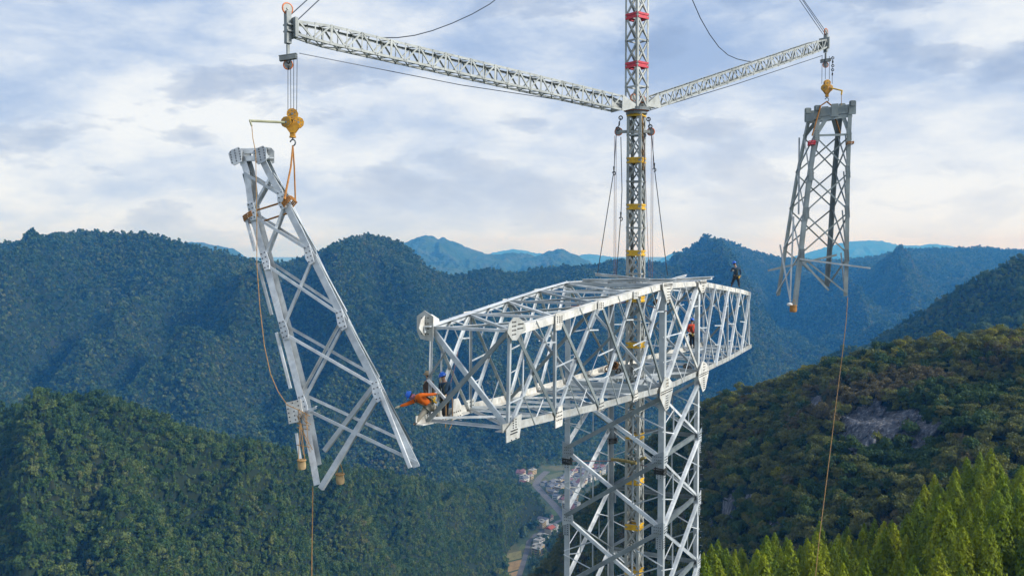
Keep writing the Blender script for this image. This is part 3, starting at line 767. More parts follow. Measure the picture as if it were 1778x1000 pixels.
# ================================================================ steelwork
UP = Vector((0, 0, 1))
EYE = Vector((0, 0, CAMZ))
class Lattice:
    """collects members; each becomes a part of its own, the smallest past 100 of a name become one"""
    def __init__(s, parent): s.p = parent; s.items = []
    def add(s, name, p0, p1, n, w, mat, w2=None, t=None, flip=1, off=0.0, trim=0.0):
        p0, p1 = Vector(p0), Vector(p1)
        d = (p1 - p0).normalized()
        s.items.append((name, p0 + d * trim, p1 - d * trim, Vector(n), w, mat, w2, t, flip, off))
    def finish(s, most=100):
        by = {}
        for it in s.items: by.setdefault(it[0], []).append(it)
        for name, its in by.items():
            its.sort(key=lambda i: -((i[2] - i[1]).length * i[4] / ((i[1] - EYE).length) ** 2))
            for it in its[:most]:
                b = MB(); b.angle(it[1], it[2], it[3], it[4], it[6], it[7], 0, it[8], it[9]); b.build(name, M[it[5]], s.p)
            if len(its) > most:
                mats = sorted({i[5] for i in its[most:]}); b = MB()
                for it in its[most:]: b.angle(it[1], it[2], it[3], it[4], it[6], it[7], mats.index(it[5]), it[8], it[9])
                tag(b.build('small_' + name, [M[m] for m in mats], s.p), kind='stuff')
def gusset(parent, c, n, u, outline, bolts, mat='cream', t=0.03, off=0.02, name='gusset_plate'):
    """bolted plate on a face: outline and bolt rows in metres along u (in the face) and up"""
    n = n.normalized(); u = (u - n * u.dot(n)).normalized(); v = n.cross(u).normalized()
    if v.z < 0: v = -v
    c = Vector(c) + n * off
    if abs(n.dot(NF)) > .99:      # long flat plates along the chord
        outline = [(a * 1.1, q * .9) for a, q in outline]; bolts = [(a * 1.1, q * .9) for a, q in bolts]
    b = MB(); pts = [c + u * a + v * q for a, q in outline]
    cr = (pts[1] - pts[0]).cross(pts[2] - pts[1])
    if cr.dot(n) < 0: pts = pts[::-1]
    b.plate(pts, n, t, 0)
    for (a, q) in bolts:
        p = c + u * a + v * q + n * (t + 0.012)
        b.box(p, u * 0.018, v * 0.018, n * 0.016, 1)
    return b.build(name, [M[mat], M['bolt']], parent)
def grid(a0, a1, q0, q1, na, nq, skew=0.0):
    return [(a0 + (a1 - a0) * i / max(1, na - 1) + skew * j, q0 + (q1 - q0) * j / max(1, nq - 1)) for i in range(na) for j in range(nq)]
def lerp(a, b, t): return a + (b - a) * t

# ---------------------------------------------------------------- the tower with its crossarm
AX = Vector((0.450, 0.893, 0)).normalized()       # along the crossarm, away from the viewer
NF = Vector((AX.y, -AX.x, 0))                     # outward normal of the near long side
F0 = P(1150, 680, 44.6)
def fp(px, py): return on_plane(px, py, F0, NF)
TF = [fp(*q) for q in [(890, 570), (968, 547), (1041, 524), (1102, 506), (1155, 492), (1216, 488), (1242, 493), (1266, 498), (1286, 502), (1303, 507)]]
BF = [fp(*q) for q in [(886, 748), (967, 728), (1041, 711), (1101, 694), (1152, 680), (1217, 650), (1243, 637), (1266, 626), (1287, 614), (1303, 605)]]
WID = [3.2, 3.7, 4.2, 4.75, 5.3, 5.3, 4.8, 4.3, 3.8, 3.3]
TB = [p - NF * w for p, w in zip(TF, WID)]
BB = [p - NF * w for p, w in zip(BF, WID)]
legF = Vector((BF[4].x, BF[4].y, 0)); legR = Vector((BF[5].x, BF[5].y, 0))
legL = legF - NF * 5.3; legB = legR - NF * 5.3
tower = empty('lattice_tower', ((legF.x + legB.x) / 2, (legF.y + legB.y) / 2, CAMZ - 46),
              'galvanised steel lattice tower under construction with a long box crossarm', 'lattice tower')
LT = Lattice(tower)
# chords
def chord(pts, a, b, w, mat, t=0.035):
    mb = MB()
    for i in range(len(pts) - 1): mb.corner(pts[i], pts[i + 1], a, b, w, t)
    return mb.build('chord', M[mat], tower)
e0 = (TF[0] - TF[1]).normalized(); eb = (BF[0] - BF[1]).normalized()
chord([TF[0] + e0 * .35] + TF, -UP, -NF, .27, 'cream'); chord([TB[0] + e0 * .35] + TB, -UP, NF, .24, 'white')
chord([BF[0] + eb * .55] + BF + [BF[-1] + AX * .35], UP, -NF, .27, 'cream')
chord([BB[0] + eb * .75] + BB + [BB[-1] + AX * .35], UP, NF, .30, 'cream')
# long sides
for side, (T, B, n) in enumerate(((TF, BF, NF), (TB, BB, -NF))):
    for i in range(9):
        t0, t1, b0, b1 = T[i], T[i + 1], B[i], B[i + 1]
        nin = n
        if i < 4:
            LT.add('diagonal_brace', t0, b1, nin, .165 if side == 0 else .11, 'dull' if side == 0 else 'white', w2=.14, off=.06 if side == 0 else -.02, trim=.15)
            LT.add('diagonal_brace', b0, t1, nin, .13, 'white', w2=.09, off=-.03, trim=.1)
        elif i == 4:
            LT.add('diagonal_brace', b0, t1, nin, .24, 'white', off=.05, trim=.2); LT.add('diagonal_brace', t0, b1, nin, .18, 'cream', off=-.03, trim=.2)
        else:
            LT.add('diagonal_brace', b0, t1, nin, .18, 'white', off=.04, trim=.05); LT.add('diagonal_brace', t0, b1, nin, .09, 'white', off=-.03, trim=.1)
        if i in (0, 1) or i == 7: LT.add('post', b0, t0, nin, .12 if side == 0 else .10, 'mid' if i < 4 else 'white', off=-.05, trim=.1)
        # redundant members
        lo, hi = lerp(b0, t1, .27), lerp(b0, t1, .74)
        lo2, hi2 = lerp(b1, t0, .27), lerp(b1, t0, .74)
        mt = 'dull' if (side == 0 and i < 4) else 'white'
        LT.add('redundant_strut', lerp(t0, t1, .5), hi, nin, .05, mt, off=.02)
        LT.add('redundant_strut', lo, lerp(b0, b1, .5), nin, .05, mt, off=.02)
        LT.add('redundant_strut', hi2, lerp(t0, t1, .5), nin, .05, 'white', off=-.05)
        LT.add('redundant_strut', lo2, lerp(b0, b1, .5), nin, .05, 'white', off=-.05)
        LT.add('redundant_strut', lerp(b0, t0, .5) if i else lo, lerp(lo, hi, .5) if i else hi2, nin, .05, 'white', off=-.04)
        LT.add('redundant_strut', lo, lerp(b0, t0, .27), nin, .05, 'white', off=-.04)
        LT.add('redundant_strut', hi, lerp(b1, t1, .74), nin, .05, 'white', off=-.04)
    LT.add('post', B[9], T[9], n, .12, 'white', off=-.05)
# top and bottom faces, cross frames
for (Fc, Bc, n) in ((TF, TB, UP), (BF, BB, -UP)):
    top = n.z > 0
    for i in range(10):
        LT.add('cross_strut', Fc[i], Bc[i], n, .12 if i not in (4, 5) else .24, 'white' if i not in (4, 5) else 'mid', off=-.04, trim=.08)
    for i in range(9):
        w = .11 if i != 4 else .16
        LT.add('plan_brace', Fc[i], Bc[i + 1], n, w, 'white' if i % 2 else 'mid', off=-.06, trim=.1)
        LT.add('plan_brace', Bc[i], Fc[i + 1], n, w, 'mid' if i % 2 else 'white', off=-.12, trim=.1)
        m0 = lerp(Fc[i], Bc[i], .5); m1 = lerp(Fc[i + 1], Bc[i + 1], .5)
        LT.add('redundant_strut', lerp(Fc[i], Fc[i + 1], .5), lerp(Fc[i], Bc[i + 1], .25), n, .07, 'white', off=-.05)
        LT.add('redundant_strut', lerp(Bc[i], Bc[i + 1], .5), lerp(Bc[i], Fc[i + 1], .25), n, .07, 'white', off=-.05)
for i, (t, b, t2, b2) in enumerate(zip(TF, BF, TB, BB)):
    if i == 0:
        LT.add('end_brace', t2, b, -AX, .17, 'white', w2=.1, off=.08); LT.add('end_brace', t, b2, -AX, .14, 'dull', w2=.1, off=.12)
    elif i in (2, 4, 5, 7, 9):
        LT.add('end_brace', t2, b, -AX, .12, 'mid'); LT.add('end_brace', t, b2, -AX, .12, 'dull', off=.06)
# end-frame little struts, as on the near end
LT.add('redundant_strut', lerp(TB[0], BB[0], .56), lerp(TB[0], BF[0], .24), -AX, .07, 'dull', off=.05)
LT.add('redundant_strut', lerp(TB[0], BB[0], .56), lerp(BB[0], TF[0], .24), -AX, .09, 'white', off=.05)
# heavy deck beams between the legs, level with the lower chord
for a, b in ((BF[4], BB[4]), (BF[5], BB[5])):
    LT.add('deck_beam', a, b, -AX, .55, 'mid', w2=.2, off=.12, trim=.25)
LT.add('deck_beam', lerp(BF[4], BB[4], .33), lerp(BF[5], BB[5], .33), NF, .32, 'mid'); LT.add('deck_beam', lerp(BF[4], BB[4], .66), lerp(BF[5], BB[5], .66), NF, .32, 'mid')
# legs and body
ZL = [CAMZ - 7.28, CAMZ - 10.4, CAMZ - 13.9, CAMZ - 17.5, CAMZ - 21.2, CAMZ - 25.2, CAMZ - 29.6, CAMZ - 34.4, CAMZ - 39.6, CAMZ - 44.6]
LEG = {'F': (legF, -NF, AX, TF[4]), 'R': (legR, -NF, -AX, TF[5]), 'L': (legL, NF, AX, TB[4]), 'B': (legB, NF, -AX, TB[5])}
for k, (xy, a, b_, tp) in LEG.items():
    mb = MB(); mb.corner(Vector((xy.x, xy.y, CAMZ - 45)), Vector((tp.x, tp.y, tp.z)), a, b_, .29, .035)
    lg = mb.build('leg', M['mid'] if k != 'R' else M['white'], tower)
    fb = MB(); fb.cube(Vector((xy.x, xy.y, CAMZ - 45.6)), 1.4, 1.4, 1.6); fb.build('footing', paint('concrete', (0.4, 0.4, 0.38), 0.9), lg)
    for z in (-10.9, -14.4, -18.0, -21.7):       # splice plates with bolts up the leg
        for dr, nn in ((a, -b_), (b_, -a)):
            c = Vector((xy.x, xy.y, CAMZ + z)) + dr * .18 + nn * .02; sp = MB()
            sp.box(c, dr * .15, nn * .012, UP * .45, 0)
            for q in range(8):
                for s2 in (-.07, .07): sp.box(c + UP * (-.38 + q * .108) + dr * s2 + nn * .025, dr * .02, nn * .014, UP * .02, 1)
            sp.build('splice_plate', [M['mid'], M['bolt']], tower)
def body_face(p, q, n, m1, m2, w1, w2_, horiz=None):
    for i in range(len(ZL) - 1):
        a0, a1 = Vector((p.x, p.y, ZL[i])), Vector((p.x, p.y, ZL[i + 1])); c0, c1 = Vector((q.x, q.y, ZL[i])), Vector((q.x, q.y, ZL[i + 1]))
        LT.add('body_brace', a1, c0, n, w1, m1, w2=.16, off=.07, trim=.12); LT.add('body_brace', a0, c1, n, w2_, m2, w2=.16, off=-.05, trim=.12)
        LT.add('redundant_strut', lerp(a1, c0, .3), lerp(a0, a1, .55), n, .055, 'white', off=-.02)
        LT.add('redundant_strut', lerp(a1, c0, .3), a0.lerp(a1, 1.0) + (lerp(a1, c0, .3) - a1) * .0 + UP * 0, n, .01, 'white') if False else None
        LT.add('redundant_strut', lerp(a0, c1, .3), lerp(a0, a1, .5), n, .055, 'white', off=-.06)
        LT.add('redundant_strut', lerp(a1, c0, .7), lerp(c0, c1, .5), n, .055, 'white', off=-.02)
        LT.add('redundant_strut', lerp(a0, c1, .7), lerp(c0, c1, .5), n, .055, 'mid', off=-.06)
        LT.add('redundant_strut', lerp(a1, c0, .3), lerp(a0, c1, .3), n, .07, 'mid', off=-.08)
        LT.add('redundant_strut', lerp(a1, c0, .7), lerp(a0, c1, .7), n, .07, 'mid', off=-.08)
        if horiz: LT.add('ledger_beam', a1, c1, n, .2, horiz, off=-.15, trim=.1)
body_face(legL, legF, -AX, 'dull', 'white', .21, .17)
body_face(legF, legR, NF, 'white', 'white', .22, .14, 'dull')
body_face(legL, legB, -NF, 'white', 'mid', .17, .11)
body_face(legB, legR, AX, 'mid', 'mid', .15, .15, 'dull')
LT.finish()
# gusset plates of the near side
octo = [(-.56, -.1), (-.46, .2), (-.14, .42), (.20, .38), (.62, .16), (.66, -.14), (.3, -.24), (.05, -.44), (-.26, -.40)]
gusset(tower, TF[0], NF, AX, octo, grid(-.25, -.05, -.2, .25, 3, 4) + grid(.1, .42, -.02, .14, 5, 2, .03), off=.1)
gusset(tower, TB[0] - AX * .15, -AX, -NF, [(-.28, -.55), (.22, -.48), (.36, -.2), (.36, .3), (.05, .5), (-.3, .3)], grid(-.1, .15, -.3, .25, 3, 4), off=.05)
gusset(tower, TB[0], -NF, AX, octo, [], off=.02)
gusset(tower, BF[0], NF, AX, [(-.40, -.34), (.46, -.34), (.56, .1), (.62, .52), (.2, .46), (-.42, .12)], grid(-.14, .26, -.08, .02, 6, 2, .02) + grid(.02, .02, .12, .38, 1, 4) + grid(.2, .2, .12, .4, 1, 4) + grid(-.1, .2, -.3, -.3, 2, 1), off=.06)
gusset(tower, BB[0] + AX * 1.9, NF, AX, [(-.3, -.2), (.3, -.2), (.3, .3), (.1, .62), (-.2, .62)], grid(-.2, .2, -.1, .1, 4, 2), off=.05)
for i in (1, 2, 3):
    gusset(tower, TF[i], NF, AX, [(-.28, -.36), (.2, -.36), (.3, -.1), (.3, .02), (-.28, .02)] if i > 1 else [(-.3, -.6), (.15, -.6), (.4, .05), (-.3, .08)], grid(-.18, .18, -.28, -.06, 3, 4), off=.05)
    gusset(tower, BF[i], NF, AX, [(-.3, -.05), (.3, -.05), (.3, .25), (.2, .5), (-.1, .5)] if i > 1 else [(-.28, -.3), (.28, -.3), (.36, .1), (.3, .55), (.0, .5), (-.26, .1)], grid(-.18, .2, .0, .3, 4, 3), off=.05)
    gusset(tower, TB[i], NF, AX, [(-.3, -.4), (.3, -.4), (.3, .02), (-.3, .02)], [], off=-.04)
    gusset(tower, BB[i], NF, AX, [(-.3, .0), (.3, .0), (.3, .5), (-.3, .5)], grid(-.2, .2, .08, .4, 3, 3), off=.04)
gusset(tower, TF[4], NF, AX, [(-.75, .05), (.75, .05), (.72, -.28), (.35, -.5), (.15, -1.05), (-.15, -1.05), (-.7, -.28)], grid(-.62, .6, -.12, -.04, 14, 2) + grid(-.12, .28, -.92, -.3, 4, 5), off=.12)
gusset(tower, TF[5], NF, AX, [(-.75, .05), (.7, .05), (.7, -.3), (.2, -.7), (-.25, -.7), (-.75, -.3)], grid(-.62, .58, -.12, -.04, 14, 2) + grid(-.1, .1, -.6, -.3, 3, 3), off=.12)
for p in (BF[4], BF[5]):
    gusset(tower, p, NF, AX, [(-.95, -.14), (-.9, .28), (-.2, .85), (.4, .7), (1.0, .3), (.95, -.05), (.35, -.95), (-.12, -1.05)],
           grid(-.82, .8, -.02, .1, 17, 2) + grid(-.1, .16, -.85, -.2, 3, 6) + grid(-.1, .2, .3, .65, 3, 3), off=.13)
for z in ZL[1:5]:
    for xy, n, u, sg in ((legF, NF, AX, 1), (legR, NF, AX, -1), (legL, -AX, NF, 1), (legF, -AX, NF, -1)):
        gusset(tower, Vector((xy.x, xy.y, z)), n, u, [(-.05 * sg, -.45), (.55 * sg, -.2), (.55 * sg, .15), (-.05 * sg, .45)], grid(.08 * sg, .4 * sg, -.15, .15, 4, 3), mat='mid', off=.03)
# step bolts up the right leg
sb = MB()
for q in range(70):
    c = Vector((legR.x, legR.y, CAMZ - 5 - q * .4)) + (-AX if q % 2 else NF) * .02
    dr = NF if q % 2 else AX
    sb.tube([c, c + dr * .17], .011, 5)
sb.build('step_bolt_ladder', M['mid'], tower)

# ---------------------------------------------------------------- the two hanging tower-top sections
def head_section(name, label, group, LP, RP, plane, dw, dn, mat, mat_b, lw, bw, flare=None):
    p0, p1, p2 = plane
    n = (p1 - p0).cross(p2 - p0).normalized()
    if n.dot(EYE - p0) < 0: n = -n
    L = [on_plane(x, y, p0, n) for x, y in LP]; Rr = [on_plane(x, y, p0, n) for x, y in RP]
    k = len(L)
    dv = [lerp(dn, dw, i / (k - 1)) for i in range(k)]
    Lb = [p + d for p, d in zip(L, dv)]; Rb = [p + d for p, d in zip(Rr, dv)]
    root = empty(name, (L[-1] + Rb[-1]) / 2, label, 'tower section', group)
    lat = Lattice(root)
    side = (Rr[2] - L[2]).normalized(); dp = dv[2].normalized()
    for pts, a, b_ in ((L, side, dp), (Rr, -side, dp), (Lb, side, -dp), (Rb, -side, -dp)):
        mb = MB()
        for i in range(k - 1): mb.corner(pts[i], pts[i + 1], a, b_, lw, .035)
        mb.build('leg', M[mat], root)
    for (A_, B_, nn, m_) in ((L, Rr, n, mat_b), (Lb, Rb, -n, mat_b), (L, Lb, -side, 'mid'), (Rr, Rb, side, 'mid')):
        for i in range(1, k - 1):
            lat.add('diagonal_brace', A_[i], B_[i + 1] if i < k - 2 else lerp(B_[i], B_[i + 1], .96), nn, bw, m_, off=.05, trim=.05)
            if i < k - 2: lat.add('diagonal_brace', B_[i], A_[i + 1], nn, bw, m_, off=-.03, trim=.05)
    return root, lat, L, Rr, Lb, Rb, n, side, dv

# near left section
pl = (P(437, 285, 35.0), P(545, 843, 31.2), P(728, 808, 30.2))
LPx = [(413, 268), (423, 300), (432, 370), (455, 455), (487, 575), (520, 705), (545, 843)]
RPx = [(455, 266), (472, 300), (497, 345), (545, 440), (601, 553), (663, 676), (729, 809)]
secL, lat, sL, sR, sLb, sRb, sn, ss, sdv = head_section('tower_section', 'white braced tower section hanging tilted from the left boom', 'tower sections hanging from the booms',
    LPx, RPx, pl, Vector((-.55, 2.9, 0)), Vector((-.10, 1.1, .1)), 'white', 'white', .25, .10)
lat.add('diagonal_brace', sR[5], on_plane(557, 848, pl[0], sn), sn, .19, 'white', off=.06)
lat.add('diagonal_brace', sRb[5], sRb[5] + (on_plane(557, 815, pl[0], sn) - sR[5]) * .98, sn, .17, 'mid', off=.0)
lat.add('side_strip', sR[5] + ss * -.05, on_plane(714, 812, pl[0], sn), sn, .12, 'white', off=.12)
for i in (2, 3, 4): 
    o_ = -ss * .17 + sn * .03
    lat.add('side_strip', sL[i] + o_, lerp(sL[i], sL[i + 1], .75) + o_, sn, .10, 'white')
lat.add('side_strip', on_plane(514, 752, pl[0], sn), on_plane(521, 800, pl[0], sn), sn, .09, 'white')
lat.add('side_strip', on_plane(533, 717, pl[0], sn) + sn * .1, on_plane(556, 708, pl[0], sn) + sn * .3, sn, .10, 'white')
lat.finish()
for i in (2, 3, 4, 5):
    ax_ = (sL[i + 1] - sL[i - 1]).normalized()
    for p, sg in ((sL[i] + ss * .17, 1), (sR[i] - ss * .17, -1)):
        gusset(secL, p, sn, ax_, [(-.36, -.13), (.36, -.13), (.40, .08), (.1, .17), (-.28, .13)] if sg * ax_.cross(ss).dot(sn) > 0 else [(-.36, .13), (.36, .13), (.40, -.08), (.1, -.17), (-.28, -.13)],
               grid(-.28, .28, -.07, .07, 4, 2), 'white', off=.05)
gusset(secL, on_plane(513, 712, pl[0], sn), sn, ss, [(-.28, -.42), (.1, -.45), (.32, -.2), (.34, .3), (-.26, .34)], grid(-.2, .22, -.35, .25, 3, 5), 'cream', off=.09)
# crown: heavy plates and short cross box
for p, q in ((sL[0], sLb[0]), (sR[0], sRb[0])):
    for c in (p, q):
        f = 1 if c is p else -1
        gusset(secL, c, sn * f, ss, [(-.28, -.34), (-.32, .10), (-.18, .20), (.17, .20), (.27, .02), (.17, -.42), (-.17, -.46)], grid(-.22, .16, -.32, .12, 3, 5) if f > 0 else [], 'white', off=.1)
axl = (sL[0] - sL[3]).normalized()
for (a, b_) in ((sL[0], sR[0]), (sLb[0], sRb[0])):
    mb = MB()
    for h in (.12, -.2): mb.angle(a + axl * h, b_ + axl * h, sn, .2, .2, .03)
    mb.build('head_beam', M['white'], secL)
for (a, b_) in ((sL[0], sLb[0]), (sR[0], sRb[0])):
    mb = MB(); mb.angle(a + axl * .2, b_ + axl * .2, axl, .42, .3, .03); mb.build('head_beam', M['mid'], secL)
    mb = MB(); mb.angle(a - axl * .15 - ss * .0, b_ - axl * .15, -ss, .3, .2, .03); mb.build('head_beam', M['mid'], secL)

# far right section
pr = (P(1420, 190, 61.5), P(1478, 185, 61.2), P(1381, 516, 60.4))
LPr = [(1419, 196), (1414, 236), (1404, 303), (1396, 370), (1388, 443), (1378, 530)]
RPr = [(1480, 188), (1478, 234), (1476, 298), (1475, 367), (1474, 443), (1472, 514)]
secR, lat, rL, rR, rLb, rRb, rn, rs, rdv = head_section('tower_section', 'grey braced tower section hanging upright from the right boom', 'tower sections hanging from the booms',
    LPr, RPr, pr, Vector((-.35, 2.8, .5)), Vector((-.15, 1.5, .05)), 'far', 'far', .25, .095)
lat.add('loose_strut', on_plane(1388, 450, pr[0], rn) + rn * .1, on_plane(1511, 466, pr[0], rn) + rn * .1, rn, .11, 'mid')
lat.add('loose_strut', on_plane(1345, 471, pr[0], rn) + Vector((0, 1.6, 0)), on_plane(1468, 443, pr[0], rn) + Vector((0, 1.6, 0)), rn, .14, 'far')
lat.add('loose_strut', on_plane(1390, 450, pr[0], rn) + rn * .05, on_plane(1437, 505, pr[0], rn) + rn * .4, rn, .13, 'far')
for (a, b_) in (((1386, 375), (1375, 520)), ((1396, 236), (1390, 372)), ((1362, 425), (1376, 525))):
    lat.add('side_strip', on_plane(*a, pr[0], rn) + Vector((0, 1.0, 0)), on_plane(*b_, pr[0], rn) + Vector((0, .4, 0)), rn, .11, 'mid')
for i in range(1, 5):
    lat.add('side_strip', lerp(rR[i], rRb[i], .4), lerp(rR[i + 1], rRb[i + 1], .1), rs, .1, 'mid')
    lat.add('sub_brace', lerp(rLb[i], rRb[i], .45), lerp(rLb[i], rRb[i + 1], .4), -rn, .08, 'far')
lat.add('diagonal_brace', rL[1], rR[1], rn, .14, 'far', off=.05)
lat.finish()
for i in (1, 2, 3, 4):
    for p in (rL[i] + rs * .16, rR[i] - rs * .16):
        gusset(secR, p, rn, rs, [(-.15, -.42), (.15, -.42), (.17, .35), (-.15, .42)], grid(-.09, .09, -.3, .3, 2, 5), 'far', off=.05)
for j, (a, b_) in enumerate(((rL[0], rR[0]), (rLb[0], rRb[0]))):
    mb = MB(); mb.angle(a, b_, rn, .55, .3, .04)
    for q in (.0, .5, 1.0):
        c = lerp(a, b_, q); mb.box(c + rn * .05, rs * .22, rn * .03, UP * .42)
    mb.angle(a - UP * .45, b_ - UP * .45, rn, .25, .2, .03)
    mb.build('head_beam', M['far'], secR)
    for (c, e) in ((lerp(a, b_, .25) - UP * .5, lerp(rL[1], rR[1], .03) if j == 0 else lerp(rLb[1], rRb[1], .03)), (lerp(a, b_, .75) - UP * .5, lerp(rL[1], rR[1], .97) if j == 0 else lerp(rLb[1], rRb[1], .97))):
        mb = MB(); mb.angle(c, e, rn, .26, .2, .03); mb.build('knee_brace', M['far'], secR)
for (a, b_) in ((rL[0], rLb[0]), (rR[0], rRb[0])):
    mb = MB(); mb.angle(a, b_, UP, .4, .5, .04); mb.build('head_beam', M['far'], secR)
    [(lambda m_: (m_.cube(q_ + UP * .3, .3, .3, .35), m_.build('head_lug', M['far'], secR)))(MB()) for q_ in (a, b_)]
# ================================================================ the double-boom crane standing in the tower
MC = Vector(((legF.x + legB.x) / 2, (legF.y + legB.y) / 2, 0))
def zat(py, Y): return CAMZ + (430 - py) / FPX * Y * 1.0
MY = MC.y
Z_TURN = P(1103, 190, MY).z
crane = empty('tower_crane', (MC.x, MC.y, CAMZ - 44), 'slim grey lattice crane mast with two booms rising through the tower', 'crane')
def mast_section(z0, z1, ax, ay, s, pw, bwid, mat, name, xs=2):
    mb = MB(); h = s / 2
    cs = [MC + ax * (h * i) + ay * (h * j) for i, j in ((-1, -1), (1, -1), (1, 1), (-1, 1))]
    ins = [(ax, ay), (-ax, ay), (-ax, -ay), (ax, -ay)]
    for c, (a, b_) in zip(cs, ins): mb.corner(Vector((c.x, c.y, z0)), Vector((c.x, c.y, z1)), a, b_, pw, .016)
    for i in range(4):
        p, q = cs[i], cs[(i + 1) % 4]; n = ((p + q) / 2 - MC); n.z = 0; n.normalize()
        dz = (z1 - z0) / xs
        for k in range(xs):
            a, b_ = z0 + dz * k, z0 + dz * (k + 1)
            mb.angle(Vector((p.x, p.y, a)), Vector((q.x, q.y, b_)), n, bwid, t=.012, off=-.01)
            mb.angle(Vector((q.x, q.y, a)), Vector((p.x, p.y, b_)), n, bwid, t=.012, off=-.03)
            mb.angle(Vector((p.x, p.y, a)), Vector((q.x, q.y, a)), n, bwid, t=.012, off=-.05)
    return mb.build(name, mat, crane)
def band(z, ax, ay, s, mat, name, hgt=.085, gap=.15):
    mb = MB(); h = s / 2 + .015
    for sgn, u, v in ((-1, ax, ay), (1, ax, ay), (-1, ay, ax), (1, ay, ax)):
        for dz in (-gap / 2 - hgt / 2, gap / 2 + hgt / 2 - .03):
            mb.box(Vector((MC.x, MC.y, z + dz)) + v * h * sgn, u * (s / 2 - .04), v * .015, UP * hgt / 2)
        mb.box(Vector((MC.x, MC.y, z)) + v * (h - .03) * sgn, u * (s / 2 - .06), v * .012, UP * .14)
    return mb.build(name, mat, crane)
sp_ = 2.44; zb0 = P(1100, 275.5, MY).z
ZB = [zb0 - sp_ * k for k in range(-1, 20)]
for k in range(len(ZB) - 1):
    z1, z0 = (min(ZB[k], Z_TURN)), ZB[k + 1]
    mast_section(z0, z1, NF, AX, .80, .15, .085, M['crane'], 'mast_section', 2)
for z in ZB: band(z - .1, NF, AX, .80, M['yellow'], 'yellow_guard_band')
# upper mast
JD = Vector((0.765, 0.644, 0)).normalized(); JN = Vector((JD.y, -JD.x, 0))
ua, ub = JN, JD
ux_, uy_ = JD, JN
zr0 = P(1103, 114, MY).z; sp2 = 2.53
Z_TOP = Z_TURN + 21.5
zs = [Z_TURN, zr0] + [zr0 + sp2 * k for k in range(1, 8)]
for k in range(len(zs) - 1): mast_section(zs[k] + .02, zs[k + 1], ux_, uy_, .88, .12, .085, M['crane'], 'upper_mast_section', 2)
for z in zs[1:]: band(z, ux_, uy_, .88, M['red'], 'red_guard_band', .1, .13)
mb = MB(); mb.disc(Vector((MC.x, MC.y, Z_TURN - .02)), UP, .68, .16, 28); mb.disc(Vector((MC.x, MC.y, Z_TURN - .2)), UP, .56, .14, 28); mb.build('slewing_ring', M['crane_dark'], crane)
mb = MB(); mb.disc(Vector((MC.x, MC.y, Z_TURN - .10)), UP, .62, .05, 28); mb.build('ring_seal', M['orange_sheave'], crane)
# orange sheaves sitting in the foot of the upper mast
def sheave(parent, c, axis, r, mat='orange_sheave', name='sheave', th=.07):
    mb = MB()
    mb.torus(c, axis, r * .88, r * .14, 20, 6, m=0); mb.disc(c, axis, r * .82, th * .5, 20, 1); mb.disc(c, axis, r * .2, th * 1.4, 10, 1)
    return mb.build(name, [M[mat], M['crane']], parent, smooth=False)
for sg in (-1, 1): sheave(crane, Vector((MC.x, MC.y, Z_TURN + .55)) + JD * .36 * sg - NF * 0 - JN * -.1, JN, .22)
# collar arms with sheaves below the slewing ring
ZC = P(1103, 228, MY).z
for sg, px in ((-1, 1074), (1, 1130)):
    tip = P(px, 229, MY - .3 * sg * 0)
    mb = MB(); mb.box((tip + Vector((MC.x, MC.y, tip.z))) / 2, (tip - Vector((MC.x, MC.y, tip.z))) / 2, Vector((0, .09, 0)), UP * .07)
    ar = mb.build('collar_arm', M['crane'], crane)
    sheave(ar, tip - UP * .0, Vector((.3, 1, 0)), .22)
# booms
def boom(tip, root, h, w, n, label):
    """box lattice boom from root to tip"""
    d = (tip - root).normalized(); side = Vector((d.y, -d.x, 0)).normalized(); up = side.cross(d).normalized()
    if up.z < 0: up = -up
    Lg = (tip - root).length
    mb = MB()
    def c(t, i, j):
        e = min(1.0, .35 + t * Lg / 1.0 * .65) if t * Lg < 1.0 else (1.0 if (1 - t) * Lg > 1.2 else .75 + .25 * (1 - t) * Lg / 1.2)
        return root + d * (Lg * t) + up * (h / 2 * i * e) + side * (w / 2 * j * e)
    ts = [0] + [(1.0 + (Lg - 1.0) * k / n) / Lg for k in range(n + 1)]
    for i, j in ((1, 1), (1, -1), (-1, 1), (-1, -1)):
        for k in range(len(ts) - 1): mb.corner(c(ts[k], i, j), c(ts[k + 1], i, j), up * -i, side * -j, .10, .014)
    for k in range(1, len(ts) - 1):
        a, b_ = ts[k], ts[k + 1]; m_ = (a + b_) / 2
        for j in (1, -1):
            fl = k % 2
            mb.angle(c(a, 1 if fl else -1, j), c(b_, -1 if fl else 1, j), side * j, .07, t=.012)
            mb.angle(c(b_, 1, j), c(b_, -1, j), side * j, .10 if k % 4 == 0 else .05, t=.012, off=.012)
        for i in (1, -1):
            mb.angle(c(a, i, 1 if k % 2 else -1), c(b_, i, -1 if k % 2 else 1), up * i, .055, t=.012)
            mb.angle(c(m_, i, 1 if k % 2 else -1), c(a, i, -1 if k % 2 else 1), up * i, .04, t=.012, off=-.02)
    bo = mb.build('boom', M['crane'], crane)
    mb = MB()
    for j in (1, -1):
        o_ = side * (w * .5 * j)
        mb.plate([root + o_ - d * .05 + up * .1, root + o_ + d * .95 + up * h * .55, root + o_ + d * .95 - up * h * .55, root + o_ - d * .05 - up * .1], side * j, .02)
    mb.build('root_plate', M['crane'], bo)
    return bo, d, side, up
TL = P(512, 51, 36.3); TR = P(1430, 76.5, 61.3)
RLt = Vector((MC.x, MC.y, P(1085, 182, 48).z)) - JD * .55
RRt = Vector((MC.x, MC.y, P(1128, 184, 49.5).z)) + JD * .55
bL, dL, sdL, upL = boom(TL, RLt, .78, .74, 26, '')
bR, dR, sdR, upR = boom(TR, RRt, .72, .70, 26, '')
tag(bL, 'left boom'), tag(bR, 'right boom')
